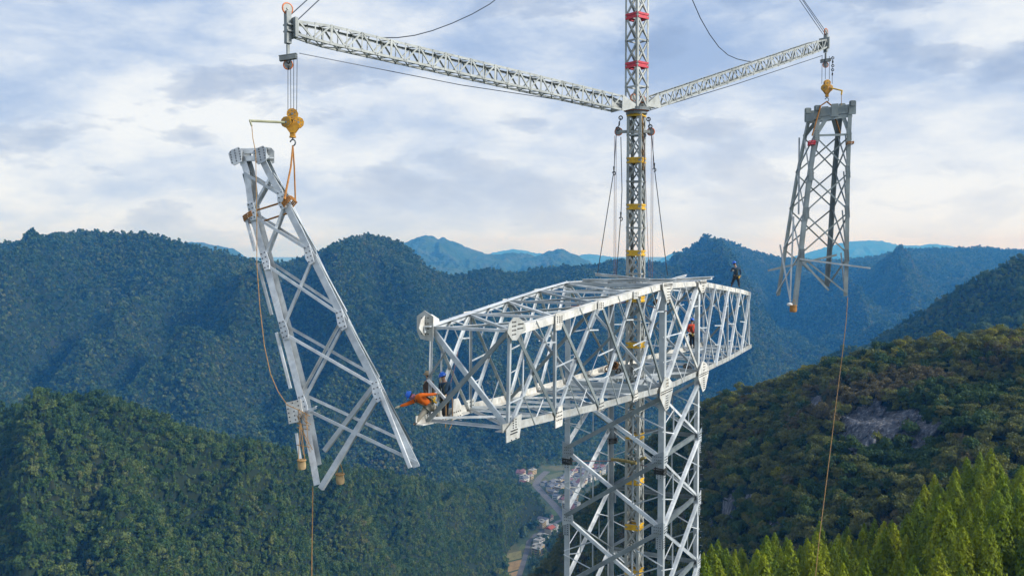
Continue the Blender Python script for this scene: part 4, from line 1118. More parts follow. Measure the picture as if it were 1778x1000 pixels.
def boom_head(bo, tip, Y, pxs, d, side, sc=1.0, s_up=.55, s_dn=-.45):
    mb = MB()
    mb.box(tip + d * .1, d * .06, side * .36 * sc, UP * .38 * sc)
    a = tip + d * .3
    mb.box(a + UP * .0, d * .10, side * .12 * sc, UP * .62 * sc)
    for z in (.1, -.15): mb.box(tip + d * .2 + UP * z, d * .2, side * .2, UP * .03)
    mb.box(a - UP * 1.0 * sc, d * .05, side * .05, UP * .35)
    hd = mb.build('boom_head', M['crane'], bo)
    sheave(hd, a + d * .0 + UP * .72 * sc, side, .24 * sc)
    mb = MB(); q = a - UP * 1.15 * sc; mb.box(q, Vector((.32, 0, .05)) * sc, Vector((0, .12, 0)), Vector((0, 0, .10))); mb.box(q + UP * .09, Vector((.34, 0, .05)) * sc, Vector((0, .13, 0)), UP * .015); mb.build('spreader_beam', M['crane_dark'], hd)
    sheave(hd, q - UP * .28, Vector((0, 1, 0)), .2 * sc)
    return a, q
hL = boom_head(bL, TL, 36, 0, dL, sdL); hR = boom_head(bR, TR, 61, 0, dR, sdR)

# ---------------------------------------------------------------- ropes and wires
def cable(name, pts, r, mat, label, cat, group=None, n=6):
    mb = MB(); mb.tube(pts, r, n); o = mb.build(name, M[mat], smooth=True, origin=Vector(pts[-1]))
    return tag(o, label, cat, group)
def sag(a, b, s, n=14):
    return [lerp(a, b, i / n) - UP * (s * 4 * (i / n) * (1 - i / n)) for i in range(n + 1)]
MT = Vector((MC.x, MC.y, Z_TOP - 1.0))
ptL = hL[0] + UP * .75; ptR = hR[0] + UP * .75
cable('stay_wire', [P(504, 27, 36.2), P(1096, -511, MY)], .022, 'wire', 'taut dark stay wire running up from the left boom tip, outer of two', 'wire', 'stay wires above the booms')
cable('stay_wire', [P(516, 36, 36.5), P(1099, -511, MY)], .022, 'wire', 'taut dark stay wire running up from the left boom tip, inner of two', 'wire', 'stay wires above the booms')
for k, (x0, x1) in enumerate(((1429, 1388), (1433, 1393), (1437, 1395))):
    p0 = P(x0, 60, 61.2); y1 = 60 - (x0 - 1110) * 60 / (x0 - x1)
    cable('stay_wire', [p0, P(1108 + k, y1, MY)], .02, 'wire', ['nearest the mast', 'in the middle', 'farthest from the mast'][k].join(['dark stay wire rising from the right boom tip, ', ' of three']), 'wire', 'stay wires above the booms')
cable('slack_cable', [P(x, y, 40.0 + (x - 640) / 260 * 5) for x, y in ((640, 63), (658, 66), (690, 66), (720, 62), (750, 54), (785, 41), (820, 25), (850, 8), (868, -6), (930, -70), (1095, -300))], .022, 'wire', 'slack dark cable curving up to the sky from the left boom', 'cable')
cable('slack_cable', [P(x, y, Y) for x, y, Y in ((1103, -300, MY), (1185, -60, 50.5), (1202, 0, 51), (1216, 32, 52), (1232, 60, 53), (1248, 82, 54), (1264, 96, 55), (1280, 103, 56), (1298, 107, 57), (1318, 108, 58))], .024, 'wire', 'slack dark cable curving down to the right boom', 'cable')
cable('hauling_rope', [P(520, 93, 36.2), P(800, 148, 42.3), P(1078, 190, MY - .5)], .018, 'wire', 'thin rope stretched below the left boom', 'rope')
cable('hauling_rope', [P(1428, 97, 61.2), P(1280, 146, 55.5), P(1128, 192, MY + .3)], .02, 'wire', 'thin rope stretched below the right boom', 'rope')

def pulley_block(root_px, Y, sc, label):
    c = P(*root_px, Y)
    r_ = empty('pulley_block', c, label, 'pulley block', 'yellow pulley blocks under the booms')
    mb = MB()
    for dx, dy, dz, ang in ((-.20, -.05, 0, -.25), (.20, .08, .0, .3), (0, 0, .32, 0)):
        cc = c + Vector((dx, dy, dz)) * sc
        ax_ = Vector((math.sin(ang) + (.15 if dz else .0), -math.cos(ang), 0))
        for e in (-.085, .085): mb.disc(cc + ax_ * e * sc, ax_, .22 * sc, .03 * sc, 10, 0)
        mb.disc(cc, ax_, .17 * sc, .1 * sc, 16, 1); mb.disc(cc, ax_, .05 * sc, .26 * sc, 8, 1)
        for k in range(6):
            a = k * 1.047
            uu = Vector((0, 0, 1)); vv = ax_.cross(uu)
            mb.disc(cc + ax_ * .103 * sc + (uu * math.cos(a) + vv * math.sin(a)) * .13 * sc, ax_, .022 * sc, .02 * sc, 6, 1)
    mb.build('sheave_housing', [M['block'], M['crane_dark']], r_)
    mb = MB()
    mb.prism([(-.30, .0), (-.1, -.28), (.1, -.28), (.30, .0), (.22, .1), (-.22, .1)], c + Vector((0, -.12, -.12)) * sc, c + Vector((0, .12, -.12)) * sc, Vector((sc, 0, 0)), Vector((0, 0, sc)))
    mb.box(c + Vector((0, 0, -.46)) * sc, Vector((.09, 0, 0)) * sc, Vector((0, .09, 0)) * sc, UP * .11 * sc)
    mb.disc(c + Vector((0, 0, -.56)) * sc, UP, .13 * sc, .06 * sc, 12)
    mb.build('frame_plate', M['block'], r_)
    mb = MB(); mb.torus(c + Vector((0, 0, -.78)) * sc, Vector((0.4, 1, 0)), .12 * sc, .028 * sc, 16, 6, a0=-2.2, a1=2.4); mb.tube([c + Vector((0, 0, -.58)) * sc, c + Vector((0, 0, -.68)) * sc], .03 * sc, 8)
    mb.build('hook', M['crane_dark'], r_, smooth=True)
    return r_, c
blkL, cL = pulley_block((508, 213), 36.0, 1.0, 'yellow pulley block hanging under the left boom tip')
blkR, cR = pulley_block((1436, 153), 61.4, 1.0, 'yellow pulley block hanging under the right boom tip')
mb = MB(); mb.tube([P(497, 213, 35.9), P(433, 210, 35.2)], .05, 8); mb.tube([P(434, 210, 35.2), P(437, 219, 35.2)], .04, 6); mb.build('guide_rod', [paint('pale_green_rod', (.40, .40, .25), .6)], blkL)
mb = MB(); mb.tube([P(1442, 153, 61.3), P(1463, 158, 61.0)], .05, 8); mb.tube([P(1462, 158, 61.0), P(1461, 165, 61.0)], .05, 6); mb.build('guide_rod', [M['yellow']], blkR)
for k, (x0, y0, x1, y1) in enumerate(((500, 97, 500, 203), (504.5, 97, 505, 193), (510, 103, 510, 192), (516, 97, 515, 203))):
    cable('hoist_rope', [P(x0, y0, 36.0 + .05 * k), P(x1, y1, 36.0 + .05 * k)], .014, 'wire', ['leftmost', 'second from the left', 'third from the left', 'rightmost'][k] + ' of the four vertical hoist ropes under the left boom', 'rope', 'hoist ropes of the left boom')
for k, (x0, x1) in enumerate(((1427.5, 1427), (1433, 1433), (1440, 1440), (1445, 1445))):
    cable('hoist_rope', [P(x0, 98, 61.3 + .05 * k), P(x1, 146 if k in (0, 3) else 138, 61.3 + .05 * k)], .016, 'wire', ['leftmost', 'second from the left', 'third from the left', 'rightmost'][k] + ' of the four vertical hoist ropes under the right boom', 'rope', 'hoist ropes of the right boom')
def chain(pts, r, label):
    mb = MB(); tot = 0
    for a, b_ in zip(pts[:-1], pts[1:]):
        n = max(1, int((b_ - a).length / (r * 4.2)))
        for i in range(n):
            p = lerp(a, b_, (i + .5) / n); ax_ = Vector((1, 0, 0)) if (i % 2) else Vector((0.2, 1, 0))
            mb.torus(p, ax_, r * 1.6, r * .55, 8, 5)
    o = mb.build('chain', M['black'], origin=pts[-1]); return tag(o, label, 'chain')
chain([P(500, 103, 35.9), P(502, 122, 35.9)], .045, 'short dark chain hanging beside the ropes at the left boom tip')
chain([P(1446, 98, 61.2), P(1446, 118, 61.2), P(1445, 133, 61.2)], .05, 'short dark chain hanging beside the ropes at the right boom tip')
# slings
hk = cL - UP * .9
cable('sling', [hk, P(505, 290, 35.4), on_plane(500, 350, pl[0], sn) + sn * .25], [.035, .04, .05], 'sling', 'brown lifting sling from the left hook to the tilted section, nearer strand', 'sling')
cable('sling', [hk, P(511, 290, 36), P(513, 352, 35.9)], .035, 'sling', 'brown lifting sling from the left hook to the tilted section, farther strand', 'sling')
def wrap(c, d, w, n, k=3, r=.035, mat='sling', label='', cat='sling', sq=None):
    """turns of sling round a leg of width w"""
    mb = MB(); d = d.normalized(); n = (n - d * n.dot(d)).normalized(); u = d.cross(n)
    for i in range(k):
        o_ = c + d * ((i - (k - 1) / 2) * r * 2.6)
        pts = [o_ + u * w * a + n * w * b_ + d * (.05 * a) for a, b_ in ((-.62, .3), (-.55, .62), (0, .68), (.55, .62), (.62, .3), (.55, -.6), (0, -.64), (-.55, -.6), (-.62, .3))]
        mb.tube(pts, r, 6)
    o = mb.build('sling_wrap', M[mat], origin=c); return tag(o, label, cat, 'sling wraps')
dl_ = (sL[3] - sL[1]); dr_ = (sR[3] - sR[1])
cl_ = on_plane(432, 376, pl[0], sn) - sn * .12 ; cr2 = on_plane(500, 351, pl[0], sn) - sn * .1
wrap(cl_, dl_ + ss * .25, .34, sn, 3, .03, label='brown sling wound round the left leg of the tilted section')
wrap(cr2, dr_ + ss * .25, .34, sn, 3, .03, label='brown sling wound round the right leg of the tilted section')
cable('sling', [on_plane(447, 366, pl[0], sn) + sn * .05, on_plane(492, 352, pl[0], sn) + sn * .05], .035, 'sling', 'upper brown sling stretched between the legs of the tilted section', 'sling')
cable('sling', [on_plane(445, 378, pl[0], sn) - sn * .5, on_plane(497, 361, pl[0], sn) - sn * .5], .035, 'sling', 'lower brown sling stretched between the legs of the tilted section', 'sling')
hk2 = cR - UP * .9
for k, x in enumerate((1425, 1444)):
    cable('sling', [hk2, P(x, 184, 61.3 + k), P((1410, 1460)[k], 236, 61.3 + k)], .05, ('sling', 'pad')[k], ('left', 'right')[k] + ' brown sling of the pair holding the grey upright section', 'sling')
wrap(on_plane(1409, 249, pr[0], rn), rL[3] - rL[1], .34, rn, 3, .04, 'red', 'red sling wound round the left leg of the grey upright section')
wrap(on_plane(1476, 249, pr[0], rn), rR[3] - rR[1], .34, rn, 2, .035, 'sling', 'brown sling wound round the right leg of the grey upright section')
# tag lines
cable('tag_line', [P(x, y, Y) for x, y, Y in ((437, 217, 35.2), (439, 240, 35.0), (444, 265, 34.6), (445, 330, 34.4), (446, 400, 34.0), (446, 460, 33.6), (451, 530, 33.0), (459, 600, 32.6), (470, 650, 32.2), (483, 680, 32.0), (499, 703, 31.8), (520, 712, 31.7), (538, 722, 31.6))], .016, 'hemp', 'brown tag line curving down the left side of the tilted section', 'rope')
cable('tag_line', [P(x, y, Y) for x, y, Y in ((543, 846, 31.4), (542.5, 900, 31.4), (541.5, 960, 31.4), (541, 1060, 31.3), (540, 1250, 31.2))], .02, 'hemp', 'brown tag line hanging straight down from the tilted section', 'rope')
cable('tag_line', [P(x, y, Y) for x, y, Y in ((1472, 516, 60.4), (1469, 560, 60), (1462, 620, 60), (1453, 690, 59.5), (1442, 780, 59), (1432, 860, 58), (1423, 930, 57), (1415, 1010, 56), (1405, 1100, 55))], .022, 'hemp', 'long thin tag line trailing down from the grey upright section', 'rope')
cable('tag_line', [P(1461, 164, 61.0), P(1461, 183, 61.0)], .02, 'hemp', 'short cord hanging from the rod of the right pulley block', 'rope')
# bags and basket
def bag(c, w, h, mat, label, cat, top, group=None, name='tool_bag'):
    r_ = empty(name, c - UP * h / 2, label, cat, group)
    mb = MB(); n = 14; rings = []
    prof = [(.42, 0), (.5, .12), (.52, .4), (.48, .75), (.5, .95), (.46, 1.0), (.42, .8), (.3, .55)]
    vs = []; fs = []
    for i, (rr, zz) in enumerate(prof):
        for k in range(n):
            a = k * 2 * math.pi / n; j = 1 + .08 * math.sin(a * 3 + i)
            vs.append(c + Vector((math.cos(a) * rr * w * j, math.sin(a) * rr * w * .8 * j, (zz - .5) * h)))
    for i in range(len(prof) - 1):
        for k in range(n): fs.append((i * n + k, i * n + (k + 1) % n, (i + 1) * n + (k + 1) % n, (i + 1) * n + k))
    fs.append(tuple(range(n))[::-1]); fs.append(tuple(range((len(prof) - 1) * n, len(prof) * n)))
    mb.add(vs, fs); mb.build('bag_body', M[mat], r_, smooth=True)
    mb = MB()
    for sg in (-1, 1): mb.tube([c + Vector((sg * .42 * w, 0, h * .4)), lerp(c + Vector((sg * .42 * w, 0, h * .4)), top, .6), top], .014, 5)
    mb.build('handle', M['hemp'], r_)
    mb = MB(); mb.torus(c + UP * h * .42, UP, .5 * w, .03, 16, 6); mb.build('rim', M['hemp'], r_)
    return r_
bag(on_plane(533, 806, pl[0], sn) + sn * .35, .27, .34, 'canvas', 'tan canvas bag hanging against the lower left leg of the tilted section', 'bag', on_plane(531, 735, pl[0], sn) + sn * .35, 'bags on the tilted section')
bag(on_plane(561, 831, pl[0], sn) - sn * 1.2, .29, .38, 'canvas', 'tan canvas bag hanging from the free brace end of the tilted section', 'bag', on_plane(561, 800, pl[0], sn) - sn * 1.2, 'bags on the tilted section')
bk = bag(on_plane(1376, 536, pr[0], rn) + rn * .3, .46, .46, 'basket', 'brown basket hanging at the foot of the grey upright section', 'basket', on_plane(1378, 520, pr[0], rn) + rn * .3, name='tool_basket')
mb = MB(); mb.sphere(on_plane(1370, 529, pr[0], rn) + rn * .3, .16, 8, 6, sc=(1.2, .8, .8)); mb.build('cloth', M['white_cloth'], bk, smooth=True)
# rope lashings on the lower left leg of the tilted section
mb = MB(); rr_ = random.Random(4)
for q in range(9):
    a = on_plane(527 + rr_.uniform(-10, 12), 722 + rr_.uniform(-12, 14), pl[0], sn) + sn * .12; b_ = on_plane(538 + rr_.uniform(-12, 10), 735 + rr_.uniform(-12, 60), pl[0], sn) + sn * .14
    mb.tube([a, (a + b_) / 2 + sn * .08, b_], .012, 5)
for yy in (735, 742, 772): 
    a = on_plane(518, yy, pl[0], sn) + sn * .1; b_ = on_plane(540, yy + 4, pl[0], sn) + sn * .1; mb.tube([a, (a + b_) / 2 + sn * .06, b_], .015, 5)
tag(mb.build('rope_lashing', M['hemp'], origin=on_plane(530, 740, pl[0], sn)), 'tangled yellow brown rope lashing low on the left leg of the tilted section', 'rope')

# guys from the collar down to the tower head
def hook_on(p, label, group, parent=None, sc=1.0):
    mb = MB(); mb.torus(p - UP * .16 * sc, Vector((.3, 1, 0)), .09 * sc, .025 * sc, 12, 6, a0=-2.2, a1=2.5); mb.tube([p + UP * .2 * sc, p - UP * .06 * sc], [.05 * sc, .03 * sc], 6)
    return mb.build('guy_hook', M['black'], parent)
YG = MY - .6
for pts, lab in ((((1078, 205), (1070, 232), (1066, 296), (1037, 478)), 'guy wire slanting out to the left from the mast collar, outermost one'),
                 (((1078, 238), (1080, 330), (1078, 375), (1070, 482)), 'guy wire close along the left side of the mast with a hook halfway'),
                 (((1126, 205), (1132, 240), (1136, 290), (1159, 478)), 'guy wire slanting out to the right from the mast collar, outermost one')):
    o = cable('guy_wire', [P(x, y, YG) for x, y in pts], .022, 'wire', lab, 'wire', 'guy wires beside the mast')
    hook_on(P(*pts[2], YG), '', '', o)
for k, (x, xb, y0, side_) in enumerate(((1067, 1066, 236, 'left'), (1070, 1069, 236, 'left'), (1131, 1130, 236, 'right'), (1134, 1133, 236, 'right'), (1118, 1127, 236, 'right'))):
    cable('fall_rope', [P(x, y0, YG + .1), P(xb, 482, YG + .1)], .013, 'redwire', ['leftmost vertical fall rope from the left collar sheave', 'inner vertical fall rope from the left collar sheave', 'inner vertical fall rope from the right collar sheave', 'rightmost vertical fall rope from the right collar sheave', 'brownish rope slanting down along the right side of the mast'][k], 'rope', 'ropes falling beside the mast')
# tangles at the collar
chain([P(1079, 200, MY - .5), P(1074, 220, MY - .5), P(1071, 228, MY - .5)], .06, 'black chain and shackles at the left of the mast collar')
chain([P(1124, 200, MY - .5), P(1128, 215, MY - .5), P(1130, 225, MY - .5)], .06, 'black chain and shackles at the right of the mast collar')
mb = MB(); rr_ = random.Random(9)
for q in range(7):
    x = 1113 + rr_.uniform(-3, 6); pts = [P(x + rr_.uniform(-2.5, 2.5), 200 + i * 16, MY - .35 + rr_.uniform(-.15, .1)) for i in range(7)]
    mb.tube(pts, .022, 5, m=q % 2)
tag(mb.build('hose_bundle', [M['hemp'], M['black']], origin=P(1113, 296, MY)), 'twisted bundle of hoses running down the right corner of the mast top', 'hoses')
# loose steel lying on the tower head
for k, (a, b_, w) in enumerate((((1033, 474, 47.5), (1128, 484, 46.4), .14), ((1012, 484.5, 46.2), (1175, 484, 47.2), .15), ((1118, 486, 48), (1238, 480, 50.0), .17), ((1168, 483, 50), (1192, 476.5, 50.6), .12))):
    mb = MB(); mb.angle(P(*a), P(*b_), UP, w, w, .02)
    tag(mb.build('steel_angle', M['white']), ['loose steel angle lying on the tower head behind the mast', 'long loose steel angle lying across the tower head before the mast', 'loose steel angle sticking out to the right over the tower head', 'short loose steel angle propped up on the tower head right of the mast'][k], 'steel angle', 'loose steel on the tower head')
# lashed timber poles and padding inside the tower body
for k, (a, b_) in enumerate((((1062, 797, 48.5), (1105, 804, 47.5)), ((1095, 806, 49.2), (1121, 794, 48.4)))):
    cable('timber_pole', [P(*a), lerp(P(*a), P(*b_), .5) + UP * .03, P(*b_)], [.09, .085, .075], 'log', ['long yellow brown timber pole lashed across the tower body', 'short timber pole crossing behind the long one in the tower body'][k], 'pole', 'lashed timber poles', 8)
for k, (xy, py, Y) in enumerate(((legL, 800, legL.y), (legB, 763, legB.y), (legF, 819, legF.y))):
    z = P(1000, py, Y).z; mb = MB(); rr_ = random.Random(k)
    for q in range(5):
        cc = Vector((xy.x, xy.y, z + (q - 2) * .07)); a = -NF if k != 2 else -NF
        sgn = {0: (NF, AX), 1: (NF, -AX), 2: (-NF, AX)}[k]
        pts = [cc - sgn[0] * .06 - sgn[1] * .06, cc + sgn[0] * .42 - sgn[1] * .06, cc + sgn[0] * .42 + sgn[1] * .1, cc + sgn[0] * .1 + sgn[1] * .42, cc - sgn[0] * .06 + sgn[1] * .42, cc - sgn[0] * .06 - sgn[1] * .06]
        mb.tube([p + Vector((0, 0, rr_.uniform(-.03, .03))) for p in pts], .032, 6)
    tag(mb.build('strap_wrap', M['black']), ['dark strap wrapped round the left leg of the tower below the crossarm', 'dark strap wrapped round the back leg of the tower below the crossarm', 'dark strap wrapped round the nearest leg of the tower below the crossarm'][k], 'strap', 'straps round the tower legs')
cable('mast_guy', [Vector((legL.x, legL.y, P(1000, 800, legL.y).z)), P(1085, 800, MY)], .025, 'redwire', 'brownish guy cable from the left leg to the mast inside the tower body', 'cable')
cable('mast_guy', [Vector((legF.x, legF.y, P(1000, 819, legF.y).z)), P(1112, 806, MY)], .025, 'redwire', 'brownish guy cable from the nearest leg to the mast inside the tower body', 'cable')
# dark padding and tackle heaps on the decks
def heap(c, sx, sz, mat, label, seed):
    mb = MB(); r_ = random.Random(seed)
    for q in range(14):
        p = c + Vector((r_.uniform(-sx, sx), r_.uniform(-.25, .25), r_.uniform(0, sz)))
        mb.torus(p, Vector((r_.uniform(-1, 1), r_.uniform(-1, 1), r_.uniform(-.5, 1))), .14, .04, 12, 5, m=q % 2)
    return tag(mb.build('rope_coil', [M['black'], M[mat]]), label, 'rope coil', 'rope coils on the crossarm')
heap(P(1065, 645, 51.5), .35, .5, 'pad', 'dark rope coil heaped on the crossarm deck left of the mast', 3)
heap(P(1197, 652, 52.5), .22, .55, 'black', 'black rope coil heaped by the right lower gusset of the crossarm', 5)
heap(P(1052, 528, 49), .4, .15, 'pad', 'brown and black tackle lying high in the crossarm left of the mast', 8)
heap(P(1150, 527, 47), .3, .12, 'pad', 'brown tackle lying high in the crossarm right of the mast', 12)
cable('mast_guy', [TB[4] - UP * 1.3, P(1100, 524, MY), TF[4] - UP * 1.35 + NF * .1], .03, 'redwire', 'brownish cable stretched across inside the crossarm at its top', 'cable')
cable('mast_guy', [P(1150, 524, 45.2), P(1212, 520, 50.5)], .03, 'wire', 'dark cable stretched between the two near legs inside the crossarm', 'cable')
# ================================================================ people
M['skin'] = paint('skin', (0.42, 0.25, 0.17), 0.6, 0.2, 9)
M['orange_cloth'] = paint('orange_cloth', (0.90, 0.17, 0.012), 0.85, 0.35, 5)
M['red_cloth'] = paint('red_orange_cloth', (0.72, 0.07, 0.02), 0.85, 0.3, 5)
M['khaki_cloth'] = paint('khaki_cloth', (0.36, 0.33, 0.26), 0.9, 0.35, 5)
M['navy_cloth'] = paint('navy_cloth', (0.018, 0.06, 0.115), 0.85, 0.4, 5)
M['dark_cloth'] = paint('dark_cloth', (0.018, 0.022, 0.03), 0.9, 0.3, 5)
M['brown_cloth'] = paint('brown_cloth', (0.075, 0.055, 0.045), 0.9, 0.4, 5)
M['helmet'] = paint('blue_helmet', (0.01, 0.13, 0.62), 0.3, 0.15, 5)
M['scarf'] = paint('chequered_scarf', (0.50, 0.18, 0.22), 0.9, 0.7, 22, dark=(0.08, 0.06, 0.12))
M['glove'] = paint('pale_glove', (0.55, 0.48, 0.33), 0.9, 0.3, 9)
M['hair'] = paint('black_hair', (0.015, 0.012, 0.01), 0.6, 0.2, 9)
M['webbing'] = paint('harness_webbing', (0.05, 0.07, 0.05), 0.8, 0.4, 9)
M['straw'] = paint('tan_hat', (0.30, 0.24, 0.15), 0.9, 0.3, 9)

def skin_mesh(name, verts, edges, radii, root=0, sub=1):
    me = bpy.data.meshes.new(name + '_cage'); me.from_pydata([tuple(v) for v in verts], edges, [])
    ob = bpy.data.objects.new(name + '_cage', me); COL.objects.link(ob)
    md = ob.modifiers.new('s', 'SKIN'); md.use_smooth_shade = True
    for i, v in enumerate(me.skin_vertices[0].data if me.skin_vertices else []):
        v.radius = (radii[i], radii[i]); v.use_root = (i == root)
    if sub: sm = ob.modifiers.new('u', 'SUBSURF'); sm.levels = sub; sm.render_levels = sub
    dg = bpy.context.evaluated_depsgraph_get(); dg.update()
    out = bpy.data.meshes.new_from_object(ob.evaluated_get(dg))
    out.name = name
    bpy.data.objects.remove(ob); bpy.data.meshes.remove(me)
    return out
class Graph:
    def __init__(s): s.v = []; s.e = []; s.r = []
    def node(s, p, r, prev=None):
        s.v.append(Vector(p)); s.r.append(r); k = len(s.v) - 1
        if prev is not None: s.e.append((prev, k))
        return k
    def chain(s, pts, rs, prev=None):
        for p, r in zip(pts, rs): prev = s.node(p, r, prev)
        return prev
def hand(g, wrist_id, w, d, up, grip=0.3, gr=1.0):
    """palm with four unequal bent fingers and a thumb set on its side"""
    d = d.normalized(); side = d.cross(up).normalized(); nrm = side.cross(d).normalized()
    palm = g.node(w + d * .045, .030 * gr, wrist_id); kn = g.node(w + d * .085, .030 * gr, palm)
    for i, ln in enumerate((.065, .078, .072, .055)):
        o_ = side * ((i - 1.5) * .021)
        base = w + d * .098 + o_
        a = base + (d * math.cos(grip) - nrm * math.sin(grip)) * ln * .5
        b_ = a + (d * math.cos(grip * 2.6) - nrm * math.sin(grip * 2.6)) * ln * .5
        g.chain([base, a, b_], [.0095 * gr, .009 * gr, .0075 * gr], kn)
    t0 = w + d * .04 + side * -.034
    g.chain([t0, t0 + d * .03 - side * .022 - nrm * .008, t0 + d * .055 - side * .024 - nrm * .02], [.012 * gr, .010 * gr, .008 * gr], palm)
def person(label, J, top, legs, shoes='black', cap='helmet', group='workers on the steelwork', face=None, glove='glove', sleeves=True, harness=True, look=Vector((0, -1, 0)), top_r=1.0, grips=(.4, .6)):
    """J: joint name -> 3-D point (hip, chest, neck, head, and per side sh/el/wr, hj/kn/an/toe)"""
    foot = min((J['anL'], J['anR']), key=lambda v: v.z)
    r_ = empty('person', Vector((J['hip'].x, J['hip'].y, foot.z - .08)), label, 'person', group)
    def put(name, me, mat, par=None):
        me.materials.clear(); me.materials.append(M[mat])
        for p in me.polygons: p.material_index = 0
        me.polygons.foreach_set('use_smooth', [True] * len(me.polygons))
        me.transform(Matrix.Translation(-wloc(r_)))
        o = bpy.data.objects.new(name, me); COL.objects.link(o); o.parent = r_
        return o
    g = Graph()
    h = g.node(J['hip'], .115); b_ = g.node(lerp(J['hip'], J['chest'], .45), .105, h); c = g.node(J['chest'], .125, b_)
    nk = g.node(J['neck'], .058, c)
    hd = J['head']; hu = (hd - J['neck']).normalized()
    k = g.node(lerp(J['neck'], hd, .45), .055, nk); k = g.node(hd - hu * .03, .080, k); k2 = g.node(hd + hu * .045, .088, k); g.node(hd + hu * .10, .055, k2)
    lk = (look - hu * look.dot(hu)).normalized(); sd_ = lk.cross(hu).normalized()
    g.node(hd - hu * .005 + lk * .095, .013, k)            # nose
    for sgn in (-1, 1): g.node(hd + sd_ * sgn * .088, .018, k)    # ears
    for S_, gp in (('L', grips[0]), ('R', grips[1])):
        s_ = g.node(J['sh' + S_], .062, c); e = g.chain([lerp(J['sh' + S_], J['el' + S_], .5), J['el' + S_], lerp(J['el' + S_], J['wr' + S_], .4), J['wr' + S_]], [.048, .040, .038, .027], s_)
        hand(g, e, J['wr' + S_], J['wr' + S_] - J['el' + S_], Vector((0, -.3, 1)), gp, 1.0)
        hj = g.node(J['hj' + S_], .085, h)
        a = g.chain([lerp(J['hj' + S_], J['kn' + S_], .5), J['kn' + S_], lerp(J['kn' + S_], J['an' + S_], .35), J['an' + S_]], [.078, .056, .055, .038], hj)
        g.chain([lerp(J['an' + S_], J['toe' + S_], .5) - UP * .03, J['toe' + S_]], [.036, .028], a)
    body = put('body', skin_mesh('person_body', g.v, g.e, g.r), 'skin')
    # jacket
    g = Graph(); h = g.node(J['hip'] + (J['chest'] - J['hip']).normalized() * .02, .148 * top_r)
    m_ = g.node(lerp(J['hip'], J['chest'], .5), .145 * top_r, h); c = g.node(J['chest'], .160 * top_r, m_); g.node(lerp(J['chest'], J['neck'], .8), .082, c)
    for S_ in 'LR':
        s_ = g.node(J['sh' + S_], .088, c)
        g.chain([lerp(J['sh' + S_], J['el' + S_], .5), J['el' + S_], lerp(J['el' + S_], J['wr' + S_], .5), lerp(J['el' + S_], J['wr' + S_], .9)], [.072, .062, .055, .042], s_)
    put('jacket', skin_mesh('jacket', g.v, g.e, g.r), top)
    g = Graph(); h = g.node(J['hip'], .142)
    for S_ in 'LR':
        hj = g.node(J['hj' + S_], .112, h)
        g.chain([lerp(J['hj' + S_], J['kn' + S_], .5), J['kn' + S_], lerp(J['kn' + S_], J['an' + S_], .5), lerp(J['kn' + S_], J['an' + S_], .93)], [.100, .082, .080, .068], hj)
    put('trousers', skin_mesh('trousers', g.v, g.e, g.r), legs)
    for S_ in 'LR':
        g = Graph(); a = g.node(lerp(J['kn' + S_], J['an' + S_], .85), .056); a = g.node(J['an' + S_], .056, a)
        g.chain([lerp(J['an' + S_], J['toe' + S_], .5) - UP * .025, J['toe' + S_]], [.052, .044], a)
        put('boot', skin_mesh('boot', g.v, g.e, g.r, sub=1), shoes)
        g = Graph(); w = J['wr' + S_]; dd = (w - J['el' + S_]).normalized()
        a = g.node(w - dd * .01, .036); hand(g, a, w, dd, Vector((0, -.3, 1)), grips[0] if S_ == 'L' else grips[1], 1.25)
        if glove: put('glove', skin_mesh('glove', g.v, g.e, g.r), glove)
    # face features, hair and headgear
    mb = MB()
    for sgn in (-1, 1): mb.sphere(hd + lk * .083 + sd_ * sgn * .032 + hu * .022, .012, 8, 6)
    mb.box(hd + lk * .088 - hu * .045, sd_ * .025, lk * .006, hu * .005)
    put('eyes_and_mouth', mb.mesh('eyes_and_mouth', [M['hair']]), 'hair')
    q = hu.to_track_quat('Z', 'Y')
    mb = MB(); mb.sphere(hd + hu * .035 - lk * .02, .104, 14, 9, sc=(1, 1, .95), q=q); put('hair', mb.mesh('hair', [M['hair']]), 'hair')
    if cap:
        mb = MB(); n = 20; c0 = hd + hu * .045
        vs = []; fs = []
        for i in range(8):
            th = i / 7 * math.pi / 2
            for k in range(n):
                a = 2 * math.pi * k / n
                vs.append(c0 + (lk * math.cos(a) * 1.12 + sd_ * math.sin(a)) * .128 * math.cos(th) + hu * .125 * math.sin(th))
        for i in range(7):
            for k in range(n): fs.append((i * n + k, i * n + (k + 1) % n, (i + 1) * n + (k + 1) % n, (i + 1) * n + k))
        mb.add(vs, fs)
        pts = []
        mb.torus(c0, hu, .130, .012, 20, 6)
        mb.plate([c0 + lk * .12 + sd_ * .09, c0 + lk * .185 + sd_ * .055, c0 + lk * .195, c0 + lk * .185 - sd_ * .055, c0 + lk * .12 - sd_ * .09], hu, .01)
        mb.box(c0 + hu * .12, lk * .1, sd_ * .012, hu * .012)
        put('helmet' if cap == 'helmet' else 'hat', mb.mesh('helmet', [M[cap]]), cap)
    if face:
        mb = MB(); mb.sphere(hd - hu * .045 + lk * .025, .108, 14, 8, sc=(1, 1, .75), q=q); mb.sphere(J['neck'] + hu * .02, .10, 12, 7, q=q, sc=(1, 1, .6)); put('face_scarf', mb.mesh('face_scarf', [M[face]]), face)
